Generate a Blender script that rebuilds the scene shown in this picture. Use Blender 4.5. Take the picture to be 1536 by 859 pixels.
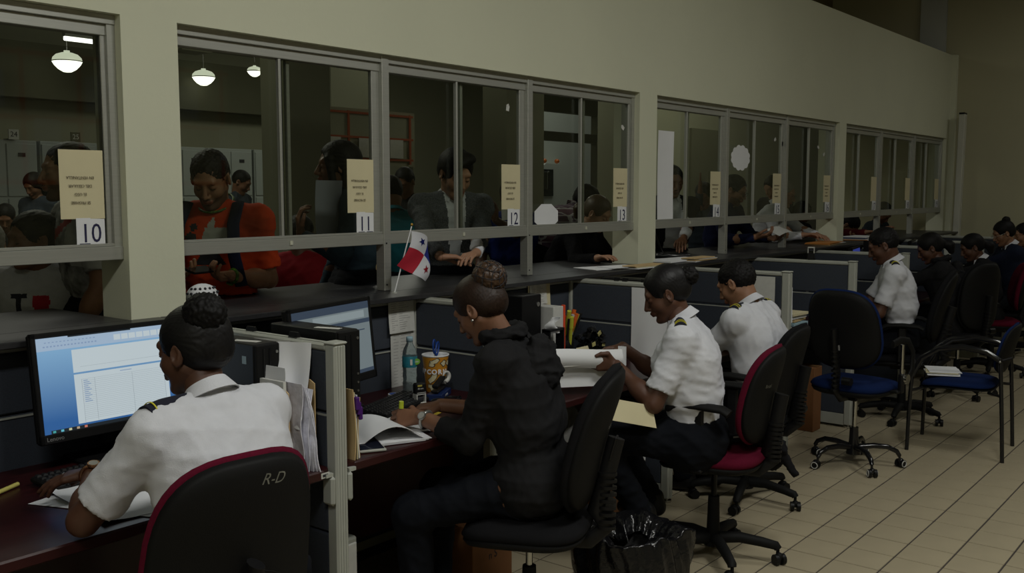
import bpy, bmesh, math, random
import numpy as np
from mathutils import Vector, Matrix, Quaternion
PI = math.pi
for o in list(bpy.data.objects): bpy.data.objects.remove(o)
scene = bpy.context.scene
C = scene.collection
# ------------------------------------------------ camera
cam = bpy.data.cameras.new('camera'); camo = bpy.data.objects.new('camera', cam); C.objects.link(camo)
scene.camera = camo
cam.sensor_fit = 'HORIZONTAL'; cam.sensor_width = 36.0; cam.lens = 36.0*1465.0/1536.0
cam.clip_start = 0.05; cam.clip_end = 200
YAW = math.radians(38.7657); TILT = math.radians(5.5557)
_F = Vector((math.cos(YAW)*math.cos(TILT), math.sin(YAW)*math.cos(TILT), -math.sin(TILT)))
_R = Vector((math.sin(YAW), -math.cos(YAW), 0)); _U = _R.cross(_F)
_m = Matrix((_R, _U, -_F)).transposed().to_4x4(); _m.translation = Vector((0, 0, 1.7))
camo.matrix_world = _m
# ------------------------------------------------ view
vs = scene.view_settings
vs.view_transform = 'Standard'; vs.look = 'None'; vs.gamma = 1.0; vs.exposure = 0.0; vs.use_curve_mapping = False
# ------------------------------------------------ world
w = bpy.data.worlds.new('world'); scene.world = w; w.use_nodes = True
w.node_tree.nodes['Background'].inputs[0].default_value = (0.55, 0.60, 0.52, 1)
w.node_tree.nodes['Background'].inputs[1].default_value = 0.035
# ------------------------------------------------ lights
def area(name, loc, size, energy, col, rot=(0, 0, 0)):
    l = bpy.data.lights.new(name, 'AREA'); l.shape = 'RECTANGLE'; l.size, l.size_y = size
    l.energy = energy; l.color = col
    o = bpy.data.objects.new(name, l); C.objects.link(o); o.location = loc; o.rotation_euler = rot
    return o
WARM = (1.0, 1.0, 0.94)
STAFF_LAMPS = [(-0.6, 0.2, 4.15), (2.6, 0.2, 4.15), (5.8, 0.2, 4.15)]
for i, p in enumerate(STAFF_LAMPS):
    area('fluorescent_light', (p[0], p[1], p[2]-0.09), (1.2, 0.5), [56, 66, 30][i], WARM)
area('far_fluorescent_light', (11.0, 0.2, 4.06), (1.2, 0.5), 16, WARM)
area('hall_fill_light', (3.5, 7.5, 4.6), (3.0, 2.0), 75, (1.0, 1.0, 0.86))  # unseen fill lights added to brighten the public hall
area('hall_fill_light', (10.0, 9.5, 4.6), (3.0, 2.0), 80, (1.0, 1.0, 0.86))
area('hall_fill_light', (12.5, 5.6, 4.6), (3.0, 1.0), 55, (1.0, 1.0, 0.86))
# ================================================ materials
MATS = {}
def mat(name, rgb, rough=0.6, metal=0.0, var=0.0, scale=20.0, bump=0.0, bscale=60.0, spec=0.5, trans=0.0, emit=None, estr=0.0, sheen=0.0, stretch=None, alpha=1.0, ior=1.45):
    if name in MATS: return MATS[name]
    m = bpy.data.materials.new(name); m.use_nodes = True
    nt = m.node_tree; b = nt.nodes['Principled BSDF']
    b.inputs['Base Color'].default_value = (*rgb, 1); b.inputs['Roughness'].default_value = rough
    b.inputs['Metallic'].default_value = metal; b.inputs['Specular IOR Level'].default_value = spec
    b.inputs['Transmission Weight'].default_value = trans; b.inputs['IOR'].default_value = ior
    b.inputs['Sheen Weight'].default_value = sheen; b.inputs['Alpha'].default_value = alpha
    if emit: b.inputs['Emission Color'].default_value = (*emit, 1); b.inputs['Emission Strength'].default_value = estr
    tc = nt.nodes.new('ShaderNodeTexCoord'); src = tc.outputs['Object']
    if stretch:
        mp = nt.nodes.new('ShaderNodeMapping'); mp.inputs['Scale'].default_value = stretch
        nt.links.new(src, mp.inputs['Vector']); src = mp.outputs['Vector']
    if var > 0:
        n = nt.nodes.new('ShaderNodeTexNoise'); n.inputs['Scale'].default_value = scale; n.inputs['Detail'].default_value = 5
        nt.links.new(src, n.inputs['Vector'])
        r = nt.nodes.new('ShaderNodeValToRGB')
        r.color_ramp.elements[0].position = 0.3; r.color_ramp.elements[1].position = 0.7
        r.color_ramp.elements[0].color = (*[c*(1-var) for c in rgb], 1); r.color_ramp.elements[1].color = (*[min(1, c*(1+var)) for c in rgb], 1)
        nt.links.new(n.outputs['Fac'], r.inputs['Fac']); nt.links.new(r.outputs['Color'], b.inputs['Base Color'])
    if bump > 0:
        n2 = nt.nodes.new('ShaderNodeTexNoise'); n2.inputs['Scale'].default_value = bscale; n2.inputs['Detail'].default_value = 4
        nt.links.new(src, n2.inputs['Vector'])
        bp = nt.nodes.new('ShaderNodeBump'); bp.inputs['Strength'].default_value = bump; bp.inputs['Distance'].default_value = 0.01
        nt.links.new(n2.outputs['Fac'], bp.inputs['Height']); nt.links.new(bp.outputs['Normal'], b.inputs['Normal'])
    MATS[name] = m; return m
WALLC = (0.605, 0.615, 0.475)
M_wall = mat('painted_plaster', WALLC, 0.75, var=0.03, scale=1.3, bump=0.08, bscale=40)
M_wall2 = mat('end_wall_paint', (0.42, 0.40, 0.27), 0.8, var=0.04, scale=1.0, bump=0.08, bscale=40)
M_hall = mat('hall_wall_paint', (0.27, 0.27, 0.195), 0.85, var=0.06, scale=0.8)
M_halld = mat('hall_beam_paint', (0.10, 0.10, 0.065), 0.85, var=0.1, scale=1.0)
M_ceil = mat('ceiling_paint', (0.25, 0.24, 0.18), 0.9, var=0.05, scale=1.0)
M_tile = mat('beige_ceramic_tile', (0.40, 0.345, 0.235), 0.38, var=0.10, scale=2.4, bump=0.03, bscale=25)
M_grout = mat('dark_grout', (0.055, 0.045, 0.04), 0.9, var=0.2, scale=30)
M_alu = mat('anodised_aluminium', (0.40, 0.405, 0.37), 0.42, 0.55, var=0.05, scale=6, stretch=(1, 1, 30))
M_alud = mat('dark_gap_gasket', (0.03, 0.03, 0.03), 0.6)  # dark strip filling the gap between the meeting stiles
M_counter = mat('dark_grey_laminate', (0.024, 0.024, 0.026), 0.36, var=0.15, scale=60)
M_fabric = mat('slate_panel_fabric', (0.036, 0.043, 0.058), 0.9, var=0.15, scale=220, bump=0.25, bscale=500)
M_rail = mat('light_grey_rail', (0.36, 0.37, 0.33), 0.5, var=0.04, scale=12)
M_paper = mat('white_paper', (0.72, 0.73, 0.75), 0.8, var=0.02, scale=9)
M_paper2 = mat('greyish_printed_paper', (0.55, 0.55, 0.52), 0.8, var=0.05, scale=30)
M_cream = mat('cream_card', (0.62, 0.56, 0.36), 0.8, var=0.03, scale=9)
M_manila = mat('manila_card', (0.56, 0.40, 0.20), 0.8, var=0.06, scale=9)
M_ink = mat('black_ink', (0.02, 0.02, 0.025), 0.7)
M_inkb = mat('navy_ink', (0.015, 0.015, 0.06), 0.7)
M_inkg = mat('grey_print', (0.28, 0.28, 0.28), 0.8)
M_blackp = mat('black_plastic', (0.006, 0.006, 0.0065), 0.45, spec=.3, var=0.1, scale=40)
M_blackm = mat('matt_black_plastic', (0.0075, 0.0075, 0.0075), 0.62, spec=.16, bump=0.1, bscale=300)
M_blackgl = mat('gloss_black_metal', (0.01, 0.01, 0.011), 0.12)
M_chrome = mat('chrome', (0.55, 0.55, 0.53), 0.2, 1.0)
M_steel = mat('brushed_steel', (0.4, 0.4, 0.38), 0.35, 0.9)
M_maroon = mat('maroon_upholstery', (0.085, 0.005, 0.017), 0.95, spec=.1, var=0.1, scale=120, bump=0.2, bscale=500)
M_blueup = mat('navy_blue_upholstery', (0.006, 0.015, 0.062), 0.95, spec=.1, var=0.1, scale=120, bump=0.2, bscale=500)
M_blackup = mat('black_upholstery', (0.008, 0.008, 0.009), 0.95, spec=.12, var=0.15, scale=120, bump=0.2, bscale=500)
M_mahog = mat('mahogany_laminate', (0.026, 0.0045, 0.005), 0.30, spec=.3, var=0.45, scale=5, stretch=(2, 22, 2))
M_mahoge = mat('mahogany_edge', (0.030, 0.006, 0.006), 0.4, var=0.2, scale=8)
M_card = mat('brown_cardboard', (0.20, 0.085, 0.030), 0.85, var=0.08, scale=12, bump=0.05)
M_glass = None
def make_glass():
    m = bpy.data.materials.new('window_glass'); m.use_nodes = True; nt = m.node_tree
    for n in list(nt.nodes): nt.nodes.remove(n)
    out = nt.nodes.new('ShaderNodeOutputMaterial'); mx = nt.nodes.new('ShaderNodeMixShader')
    tr = nt.nodes.new('ShaderNodeBsdfTransparent'); tr.inputs[0].default_value = (0.74, 0.77, 0.70, 1)
    gl = nt.nodes.new('ShaderNodeBsdfGlossy'); gl.inputs['Roughness'].default_value = 0.02; gl.inputs['Color'].default_value = (0.8, 0.85, 0.8, 1)
    fr = nt.nodes.new('ShaderNodeFresnel'); fr.inputs['IOR'].default_value = 1.5
    nt.links.new(fr.outputs[0], mx.inputs[0]); nt.links.new(tr.outputs[0], mx.inputs[1]); nt.links.new(gl.outputs[0], mx.inputs[2])
    nt.links.new(mx.outputs[0], out.inputs[0]); return m
M_glass = make_glass()
# ================================================ object helpers
def link(o, parent=None):
    C.objects.link(o)
    if parent is not None: o.parent = parent
    return o
def tag(o, label=None, cat=None, group=None, kind=None):
    if label: o['label'] = label
    if cat: o['category'] = cat
    if group: o['group'] = group
    if kind: o['kind'] = kind
    return o
def thing(name, label, cat, loc=(0, 0, 0), rz=0.0, group=None):
    o = bpy.data.objects.new(name, None); o.empty_display_size = 0.1; link(o)
    o.location = loc; o.rotation_euler = (0, 0, rz); return tag(o, label, cat, group)
def copy_tree(o, parent=None):
    c = o.copy(); C.objects.link(c); c.parent = parent
    for ch in [x for x in KIDS.get(o.name, [])]:
        k = copy_tree(ch, c); KIDS.setdefault(c.name, []).append(k)
    return c
KIDS = {}
class MB:
    def __init__(s): s.v = []; s.f = []; s.sm = []
    def add(s, vs_, fs, smooth=False):
        n = len(s.v); s.v += [tuple(p) for p in vs_]; s.f += [tuple(i+n for i in f) for f in fs]; s.sm += [smooth]*len(fs); return s
    def box(s, c, d, M=None, bev=0.0):
        x, y, z = [a/2 for a in d]; b = min(bev, x*.9, y*.9, z*.9)
        if b <= 0:
            P = [(-x, -y, -z), (x, -y, -z), (x, y, -z), (-x, y, -z), (-x, -y, z), (x, -y, z), (x, y, z), (-x, y, z)]
            F = [(0, 3, 2, 1), (4, 5, 6, 7), (0, 1, 5, 4), (1, 2, 6, 5), (2, 3, 7, 6), (3, 0, 4, 7)]
        else:
            P = []; idx = {}
            for sx in (-1, 1):
                for sy in (-1, 1):
                    for sz in (-1, 1):
                        for k, q in enumerate([(sx*x, sy*(y-b), sz*(z-b)), (sx*(x-b), sy*y, sz*(z-b)), (sx*(x-b), sy*(y-b), sz*z)]):
                            idx[(sx, sy, sz, k)] = len(P); P.append(q)
            F = []
            for sgn in (-1, 1):
                F.append([idx[(sgn, a, b_, 0)] for a, b_ in ((-1, -1), (1, -1), (1, 1), (-1, 1))][::sgn])
                F.append([idx[(a, sgn, b_, 1)] for a, b_ in ((-1, -1), (1, -1), (1, 1), (-1, 1))][::-sgn])
                F.append([idx[(a, b_, sgn, 2)] for a, b_ in ((-1, -1), (1, -1), (1, 1), (-1, 1))][::sgn])
            for a in (-1, 1):
                for c_ in (-1, 1):
                    F.append([idx[(a, c_, -1, 0)], idx[(a, c_, 1, 0)], idx[(a, c_, 1, 1)], idx[(a, c_, -1, 1)]][::a*c_ * -1 or 1])
                    F.append([idx[(a, -1, c_, 0)], idx[(a, 1, c_, 0)], idx[(a, 1, c_, 2)], idx[(a, -1, c_, 2)]][::a*c_])
                    F.append([idx[(-1, a, c_, 1)], idx[(1, a, c_, 1)], idx[(1, a, c_, 2)], idx[(-1, a, c_, 2)]][::-a*c_])
            for sx in (-1, 1):
                for sy in (-1, 1):
                    for sz in (-1, 1):
                        F.append([idx[(sx, sy, sz, k)] for k in range(3)][::sx*sy*sz])
        c = Vector(c)
        P = [(M @ Vector(p) if M else Vector(p)) + c for p in P]
        return s.add(P, F)
    def cyl(s, a, b, r0, r1=None, n=16, cap=True, smooth=True):
        a, b = Vector(a), Vector(b); r1 = r0 if r1 is None else r1
        d = (b-a).normalized(); u = d.orthogonal().normalized(); v = d.cross(u)
        P = []
        for c, r in ((a, r0), (b, r1)):
            for i in range(n):
                t = 2*PI*i/n; P.append(c+u*math.cos(t)*r+v*math.sin(t)*r)
        s.add(P, [(i, (i+1) % n, n+(i+1) % n, n+i) for i in range(n)], smooth)
        if cap: s.add(P[:n], [tuple(range(n))[::-1]]); s.add(P[n:], [tuple(range(n))])
        return s
    def tube(s, pts, r, n=8, ry=None, up=None, closed=False):
        pts = [Vector(p) for p in pts]; m = len(pts); P = []
        rs = r if isinstance(r, (list, tuple)) else [r]*m
        pu = None
        for i, p in enumerate(pts):
            if closed: d = (pts[(i+1) % m]-pts[i-1]).normalized()
            else: d = (pts[min(i+1, m-1)]-pts[max(i-1, 0)]).normalized()
            if up is not None: u = Vector(up)-d*d.dot(Vector(up))
            elif pu is None: u = d.orthogonal()
            else: u = pu-d*d.dot(pu)
            u.normalize(); pu = u; v = d.cross(u)
            q = rs[i] if ry is None else ry
            for k in range(n):
                t = 2*PI*k/n; P.append(p+u*math.cos(t)*rs[i]+v*math.sin(t)*(rs[i] if ry is None else q))
        F = []
        for i in range(m if closed else m-1):
            j = (i+1) % m
            for k in range(n): F.append((i*n+k, i*n+(k+1) % n, j*n+(k+1) % n, j*n+k))
        s.add(P, F, True)
        if not closed: s.add(P[:n], [tuple(range(n))[::-1]]); s.add(P[-n:], [tuple(range(n))])
        return s
    def lathe(s, prof, c=(0, 0, 0), n=24, M=None, smooth=True):
        P = []
        for r, z in prof:
            for i in range(n):
                t = 2*PI*i/n; q = Vector((r*math.cos(t), r*math.sin(t), z)); P.append((M @ q if M else q)+Vector(c))
        F = [(j*n+i, j*n+(i+1) % n, (j+1)*n+(i+1) % n, (j+1)*n+i) for j in range(len(prof)-1) for i in range(n)]
        return s.add(P, F, smooth)
    def prism(s, poly, ex, M=None, c=(0, 0, 0), smooth=False):
        # poly in local xy, extruded along local z by ex (centred)
        n = len(poly); T = (lambda q: (M @ Vector(q) if M else Vector(q))+Vector(c))
        P = [T((x, y, -ex/2)) for x, y in poly]+[T((x, y, ex/2)) for x, y in poly]
        s.add(P, [tuple(range(n))[::-1], tuple(range(n, 2*n))])
        s.add(P, [(i, (i+1) % n, n+(i+1) % n, n+i) for i in range(n)], smooth)
        return s
    def grid(s, fn, nu, nv, smooth=True, thick=0.0):
        P = [Vector(fn(i/(nu-1), j/(nv-1))) for j in range(nv) for i in range(nu)]
        F = [(j*nu+i, j*nu+i+1, (j+1)*nu+i+1, (j+1)*nu+i) for j in range(nv-1) for i in range(nu-1)]
        if thick:
            N = [Vector((0, 0, 0)) for _ in P]
            for f in F:
                nn = (P[f[1]]-P[f[0]]).cross(P[f[3]]-P[f[0]])
                for k in f: N[k] += nn
            Q = [p-(n_.normalized()*thick if n_.length > 0 else Vector((0, 0, 0))) for p, n_ in zip(P, N)]
            m = len(P); bd = [i for i in range(nu)]+[j*nu+nu-1 for j in range(1, nv)]+[(nv-1)*nu+i for i in range(nu-2, -1, -1)]+[j*nu for j in range(nv-2, 0, -1)]
            s.add(P+Q, F+[tuple(k+m for k in f[::-1]) for f in F], smooth)
            s.add(P+Q, [(bd[(k+1) % len(bd)], bd[k], bd[k]+m, bd[(k+1) % len(bd)]+m) for k in range(len(bd))])
        else: s.add(P, F, smooth)
        return s
    def sphere(s, c, r, n=12, m=8, R=None):
        r = (r, r, r) if not isinstance(r, (tuple, list)) else r
        P = [Vector((0, 0, 1))]+[Vector((math.sin(PI*j/m)*math.cos(2*PI*i/n), math.sin(PI*j/m)*math.sin(2*PI*i/n), math.cos(PI*j/m))) for j in range(1, m) for i in range(n)]+[Vector((0, 0, -1))]
        P = [Vector((p.x*r[0], p.y*r[1], p.z*r[2])) for p in P]
        P = [(R @ p if R else p)+Vector(c) for p in P]; L = len(P)-1
        F = [(0, 1+i, 1+(i+1) % n) for i in range(n)]+[(1+j*n+i, 1+(j+1)*n+i, 1+(j+1)*n+(i+1) % n, 1+j*n+(i+1) % n) for j in range(m-2) for i in range(n)]+[(L, 1+(m-2)*n+(i+1) % n, 1+(m-2)*n+i) for i in range(n)]
        return s.add(P, F, True)
    def build(s, name, m, parent=None, loc=None):
        me = bpy.data.meshes.new(name); me.from_pydata(s.v, [], s.f)
        me.polygons.foreach_set('use_smooth', s.sm); me.materials.append(m); me.update()
        o = bpy.data.objects.new(name, me); link(o, parent)
        if parent is not None: KIDS.setdefault(parent.name, []).append(o)
        if loc is not None: o.location = loc
        return o
def struct(o): o['kind'] = 'structure'; return o
def rotm(rx=0, ry=0, rz=0):
    return Matrix.Rotation(rz, 3, 'Z') @ Matrix.Rotation(ry, 3, 'Y') @ Matrix.Rotation(rx, 3, 'X')
def text(body, size, m, parent, loc, R, name='lettering', ext=0.0003, align='CENTER', bold=0.0, sx=1.0, shear=0.0):
    cu = bpy.data.curves.new('t', 'FONT'); cu.body = body; cu.size = size; cu.extrude = ext; cu.align_x = align; cu.align_y = 'CENTER'; cu.offset = bold; cu.space_line = 1.0; cu.resolution_u = 3; cu.shear = shear
    t = bpy.data.objects.new('t', cu); C.objects.link(t); bpy.context.view_layer.update()
    me = bpy.data.meshes.new_from_object(t.evaluated_get(bpy.context.evaluated_depsgraph_get()))
    bpy.data.objects.remove(t); me.materials.clear(); me.materials.append(m)
    me.transform(Matrix.Diagonal((sx, 1, 1, 1)))
    me.transform(R.to_4x4()); me.transform(Matrix.Translation(loc))
    o = bpy.data.objects.new(name, me); link(o, parent)
    if parent is not None: KIDS.setdefault(parent.name, []).append(o)
    return o
FACE_STAFF = Matrix(((1, 0, 0), (0, 0, -1), (0, 1, 0)))      # xy plane upright, facing -Y
def flatpoly(poly, M, c, ex, name, m, parent): return MB().prism(poly, ex, M, c).build(name, m, parent)
# ================================================ room
YW = 3.38; TH = 0.20; YF = YW+0.07          # staff face of the wall, its thickness, plane of the frames
ZC = 1.222                                  # counter top
ZT = 2.34; WT = 3.34                        # head of openings, top of wall
OPEN = [(-1.43, 1.935), (2.167, 5.536), (5.757, 9.089), (9.264, 12.62)]
XE = 12.78
# window wall with openings (one solid, cut as piers, spandrel and head)
mb = MB()
mb.box(((-2+XE)/2, YW+TH/2, 0.6), (XE+2, TH, 1.2))
mb.box(((-2+XE)/2, YW+TH/2, (ZT+WT)/2), (XE+2, TH, WT-ZT))
xs = [-2]+[v for o in OPEN for v in o]+[XE]
for a, b in zip(xs[0::2], xs[1::2]): mb.box(((a+b)/2, YW+TH/2, (1.2+ZT)/2), (b-a, TH, ZT-1.2))
struct(mb.build('wall_counter_side', M_wall))
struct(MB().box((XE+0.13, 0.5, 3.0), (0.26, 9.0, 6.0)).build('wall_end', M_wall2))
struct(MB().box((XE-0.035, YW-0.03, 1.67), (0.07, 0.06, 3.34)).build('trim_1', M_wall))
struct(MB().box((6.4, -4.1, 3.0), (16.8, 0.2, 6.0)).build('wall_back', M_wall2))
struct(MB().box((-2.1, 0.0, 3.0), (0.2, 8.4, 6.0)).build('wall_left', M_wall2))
struct(MB().box((6.0, 5.6, 6.1), (17.0, 20.0, 0.2)).build('ceiling', M_ceil))
# public hall
YH = 14.0
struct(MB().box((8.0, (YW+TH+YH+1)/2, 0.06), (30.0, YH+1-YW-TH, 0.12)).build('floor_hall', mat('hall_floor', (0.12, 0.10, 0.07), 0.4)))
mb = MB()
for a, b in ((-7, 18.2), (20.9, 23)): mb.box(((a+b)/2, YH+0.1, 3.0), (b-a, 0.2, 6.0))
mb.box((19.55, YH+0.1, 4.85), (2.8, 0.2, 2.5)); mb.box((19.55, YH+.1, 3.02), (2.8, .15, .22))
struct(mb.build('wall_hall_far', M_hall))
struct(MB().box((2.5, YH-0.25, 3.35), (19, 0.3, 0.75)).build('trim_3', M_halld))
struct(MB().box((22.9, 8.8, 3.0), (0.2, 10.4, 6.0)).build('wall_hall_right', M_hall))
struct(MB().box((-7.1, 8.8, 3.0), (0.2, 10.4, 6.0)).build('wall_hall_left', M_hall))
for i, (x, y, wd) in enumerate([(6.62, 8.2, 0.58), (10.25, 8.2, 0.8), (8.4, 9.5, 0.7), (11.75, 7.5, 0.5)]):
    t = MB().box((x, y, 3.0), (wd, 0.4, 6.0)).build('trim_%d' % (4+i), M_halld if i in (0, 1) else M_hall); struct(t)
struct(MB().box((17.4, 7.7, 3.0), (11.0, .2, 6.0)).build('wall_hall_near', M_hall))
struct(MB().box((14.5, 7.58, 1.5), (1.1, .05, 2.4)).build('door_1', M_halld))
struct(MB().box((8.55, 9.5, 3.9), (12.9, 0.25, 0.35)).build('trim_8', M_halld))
# above the counter wall: dark upper wall of the hall with a pale joint, and a grey column
struct(MB().box((14.6, 5.0, 4.4), (9.0, 0.2, 3.4)).build('wall_upper', mat('brown_upper_wall', (0.20, 0.165, 0.085), 0.8, var=0.1, scale=1)))
struct(MB().box((14.37, 4.88, 4.4), (0.03, 0.03, 3.4)).build('trim_9', M_rail))
struct(MB().box((12.98, YW+0.24, 4.65), (0.5, 0.3, 2.62)).build('trim_10', mat('grey_column_paint', (0.42, 0.44, 0.42), 0.8)))
# ---------------------------------------------- floor of tiles
fl = struct(MB().box((5.4, -0.3, -0.053), (14.8, 7.4, 0.1)).build('floor', M_grout))
PT = 0.2125
tile_me = None
def tile_mesh(w_=PT-0.006):
    h = w_/2; b = 0.0018
    P = [(-h, -h, -0.006), (h, -h, -0.006), (h, h, -0.006), (-h, h, -0.006), (-h+b, -h+b, 0), (h-b, -h+b, 0), (h-b, h-b, 0), (-h+b, h-b, 0)]
    F = [(4, 5, 6, 7), (0, 1, 5, 4), (1, 2, 6, 5), (2, 3, 7, 6), (3, 0, 4, 7)]
    return P, F
P, F = tile_mesh(); tm = bpy.data.meshes.new('floor_tile'); tm.from_pydata(P, [], F); tm.materials.append(M_tile)
near = []; rest = MB()
for i in range(-28, 38):
    for j in range(-24, 9):
        x = 4.782+(i+.5)*PT; y = 1.588+(j+.5)*PT
        if x > XE or x < -1.9 or y > 3.36 or y < -3.9: continue
        d = math.cos(YAW)*x+math.sin(YAW)*y; s_ = math.sin(YAW)*x-math.cos(YAW)*y
        vis = d > 0.5 and abs(s_/d) < 0.56 and (1.7/d) < 0.42 and y < 2.9
        near.append((0 if vis else 1, d, x, y))
near.sort(); rnd = random.Random(3)
for k, (a, d, x, y) in enumerate(near):
    if a == 0 and k < 300:
        o = bpy.data.objects.new('floor_tile', tm); link(o, fl); o.location = (x, y, rnd.uniform(-.0006, .0004)); o.rotation_euler = (rnd.uniform(-.002, .002), rnd.uniform(-.002, .002), 0)
    else: rest.add([(p[0]+x, p[1]+y, p[2]) for p in P], F)
tag(rest.build('floor_tile', M_tile, fl), kind='stuff')
# ---------------------------------------------- windows
def window(k, x0, x1, ymid, label=None):
    """one opening bay between x0 and x1: two sliding sashes over a tall gap to the counter"""
    zb, zt = 1.447, ZT
    wo = bpy.data.objects.new('window_%d' % k, None); link(wo); wo.location = (x0, YF, 1.222); struct(wo)
    def B(mb, xa, xb, ya, yb, za, zb_): return mb.box(((xa+xb)/2-x0, (ya+yb)/2-YF, (za+zb_)/2-1.222), (xb-xa, yb-ya, zb_-za), bev=0.002)
    mb = MB(); B(mb, x0, x1, YF-0.035, YF+0.045, zb, zb+0.050); B(mb, x0+.0, x1, YF-0.028, YF-0.02, zb+0.05, zb+0.062); mb.build('sill_rail', M_alu, wo)
    mb = MB(); B(mb, x0, x1, YF-0.035, YF+0.045, zt-0.035, zt); B(mb, x0, x1, YF-0.02, YF+0.035, zt-0.075, zt-0.035); mb.build('head_rail', M_alu, wo)
    xm = (x0+x1)/2-0.005
    for side, (a, b, yo) in enumerate(((x0+.025, xm+.045, 0.02), (xm-.028, x1-.025, -0.006))):
        s1 = MB(); st = xm+(0.015 if side == 0 else -0.028)
        if side == 0: B(s1, xm+.028, xm+.046, YF+yo-.011, YF+yo+.011, zb+.05, zt-.075)
        else: B(s1, xm-.032, xm-.019, YF+yo-.011, YF+yo+.011, zb+.05, zt-.075)
        fr = s1.build('meeting_stile', M_alu, wo)
        g = MB(); g.add([(a-x0, yo, zb+.05-1.222), (b-x0, yo, zb+.05-1.222), (b-x0, yo, zt-.075-1.222), (a-x0, yo, zt-.075-1.222)], [(0, 1, 2, 3)]); g.build('pane', M_glass, wo)
    g = MB(); B(g, xm-.019, xm+.004, YF+.006, YF+.012, zb+.05, zt-.075); g.build('dark_gasket', M_alud, wo)
    if True:
        mb = MB(); B(mb, x1-.05, x1-.004, YF-.015, YF+.01, zb+.05, zt-.06); mb.build('side_stile', M_alu, wo)
    mb = MB(); mb.box((xm-x0, -0.037, zb+.03-1.222), (0.014, 0.006, 0.018)); mb.build('stop_block', mat('pale_stop', (0.5, 0.5, 0.4), .6), wo)
    return wo
k = 1
for gi, (a, b) in enumerate(OPEN):
    n = 3; wdt = (b-a)/n
    for j in range(n):
        window(k, a+j*wdt+(0.0 if j == 0 else .018), a+(j+1)*wdt-(.018 if j < 2 else 0), 0); k += 1
        if j:
            p = MB().box((a+j*wdt, YF-.012, (ZC+ZT)/2), (0.046, 0.056, ZT-ZC-.002), bev=.002)
            struct(p.build('trim_%d' % (10+k), M_alu))
            s_ = MB(); s_.cyl((a+j*wdt-.008, YF-.0395, ZC+.03), (a+j*wdt-.008, YF-.042, ZC+.03), .004); s_.cyl((a+j*wdt-.008, YF-.0395, ZC+.23), (a+j*wdt-.008, YF-.042, ZC+.23), .004); s_.build('screw', M_blackp, p and bpy.data.objects['trim_%d' % (10+k)])
    p = MB(); p.box((b-.016, YF+.01, (1.447+ZT)/2), (.032, .08, ZT-1.447)); struct(p.build('trim_%d' % (30+gi), M_alu))
    p = MB(); p.box((a+.012, YF+.01, (1.447+ZT)/2), (.024, .08, ZT-1.447)); struct(p.build('trim_%d' % (40+gi), M_alu))
# ---------------------------------------------- public counter slabs
for i, (a, b, la) in enumerate([(-1.9, 2.05, 'dark grey counter top under the window numbered 10'), (2.05, 5.65, 'dark grey counter top with the small flag and the windows numbered 11 to 13'), (5.65, 9.17, 'dark grey counter top with the orange envelopes under windows 14 to 16'), (9.17, XE-.2, 'dark grey counter top under the farthest windows')]):
    t = thing('counter', la, 'counter', ((a+b)/2, YW, ZC))
    mb = MB().box((0, -0.105, -.011), (b-a-.003, .21, .022), bev=.003)
    lo, hi = OPEN[i]; 
    mb.box(((lo+hi)/2-(a+b)/2, .30, -.011), (hi-lo-.01, .60, .022), bev=.003); mb.build('worktop', M_counter, t)
    MB().box((0, -.02, -.06), (b-a-.05, .03, .07)).build('support_rail', M_blackm, t)
# ---------------------------------------------- leaning white lamp tube cover in the corner
t = thing('lamp_cover', 'long white boxed lamp cover leaning upright in the far corner', 'lamp cover', (12.55, 3.2, 0))
R = rotm(rx=0.0, ry=0.045)
MB().box((0.0, 0, 1.31), (0.10, 0.07, 2.62), R, bev=.006).build('channel', mat('white_enamel', (0.50, 0.50, 0.43), .5), t)
MB().box((0.06, 0, 2.625), (0.12, 0.06, 0.02), R).build('end_cap', M_blackp, t)
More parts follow.
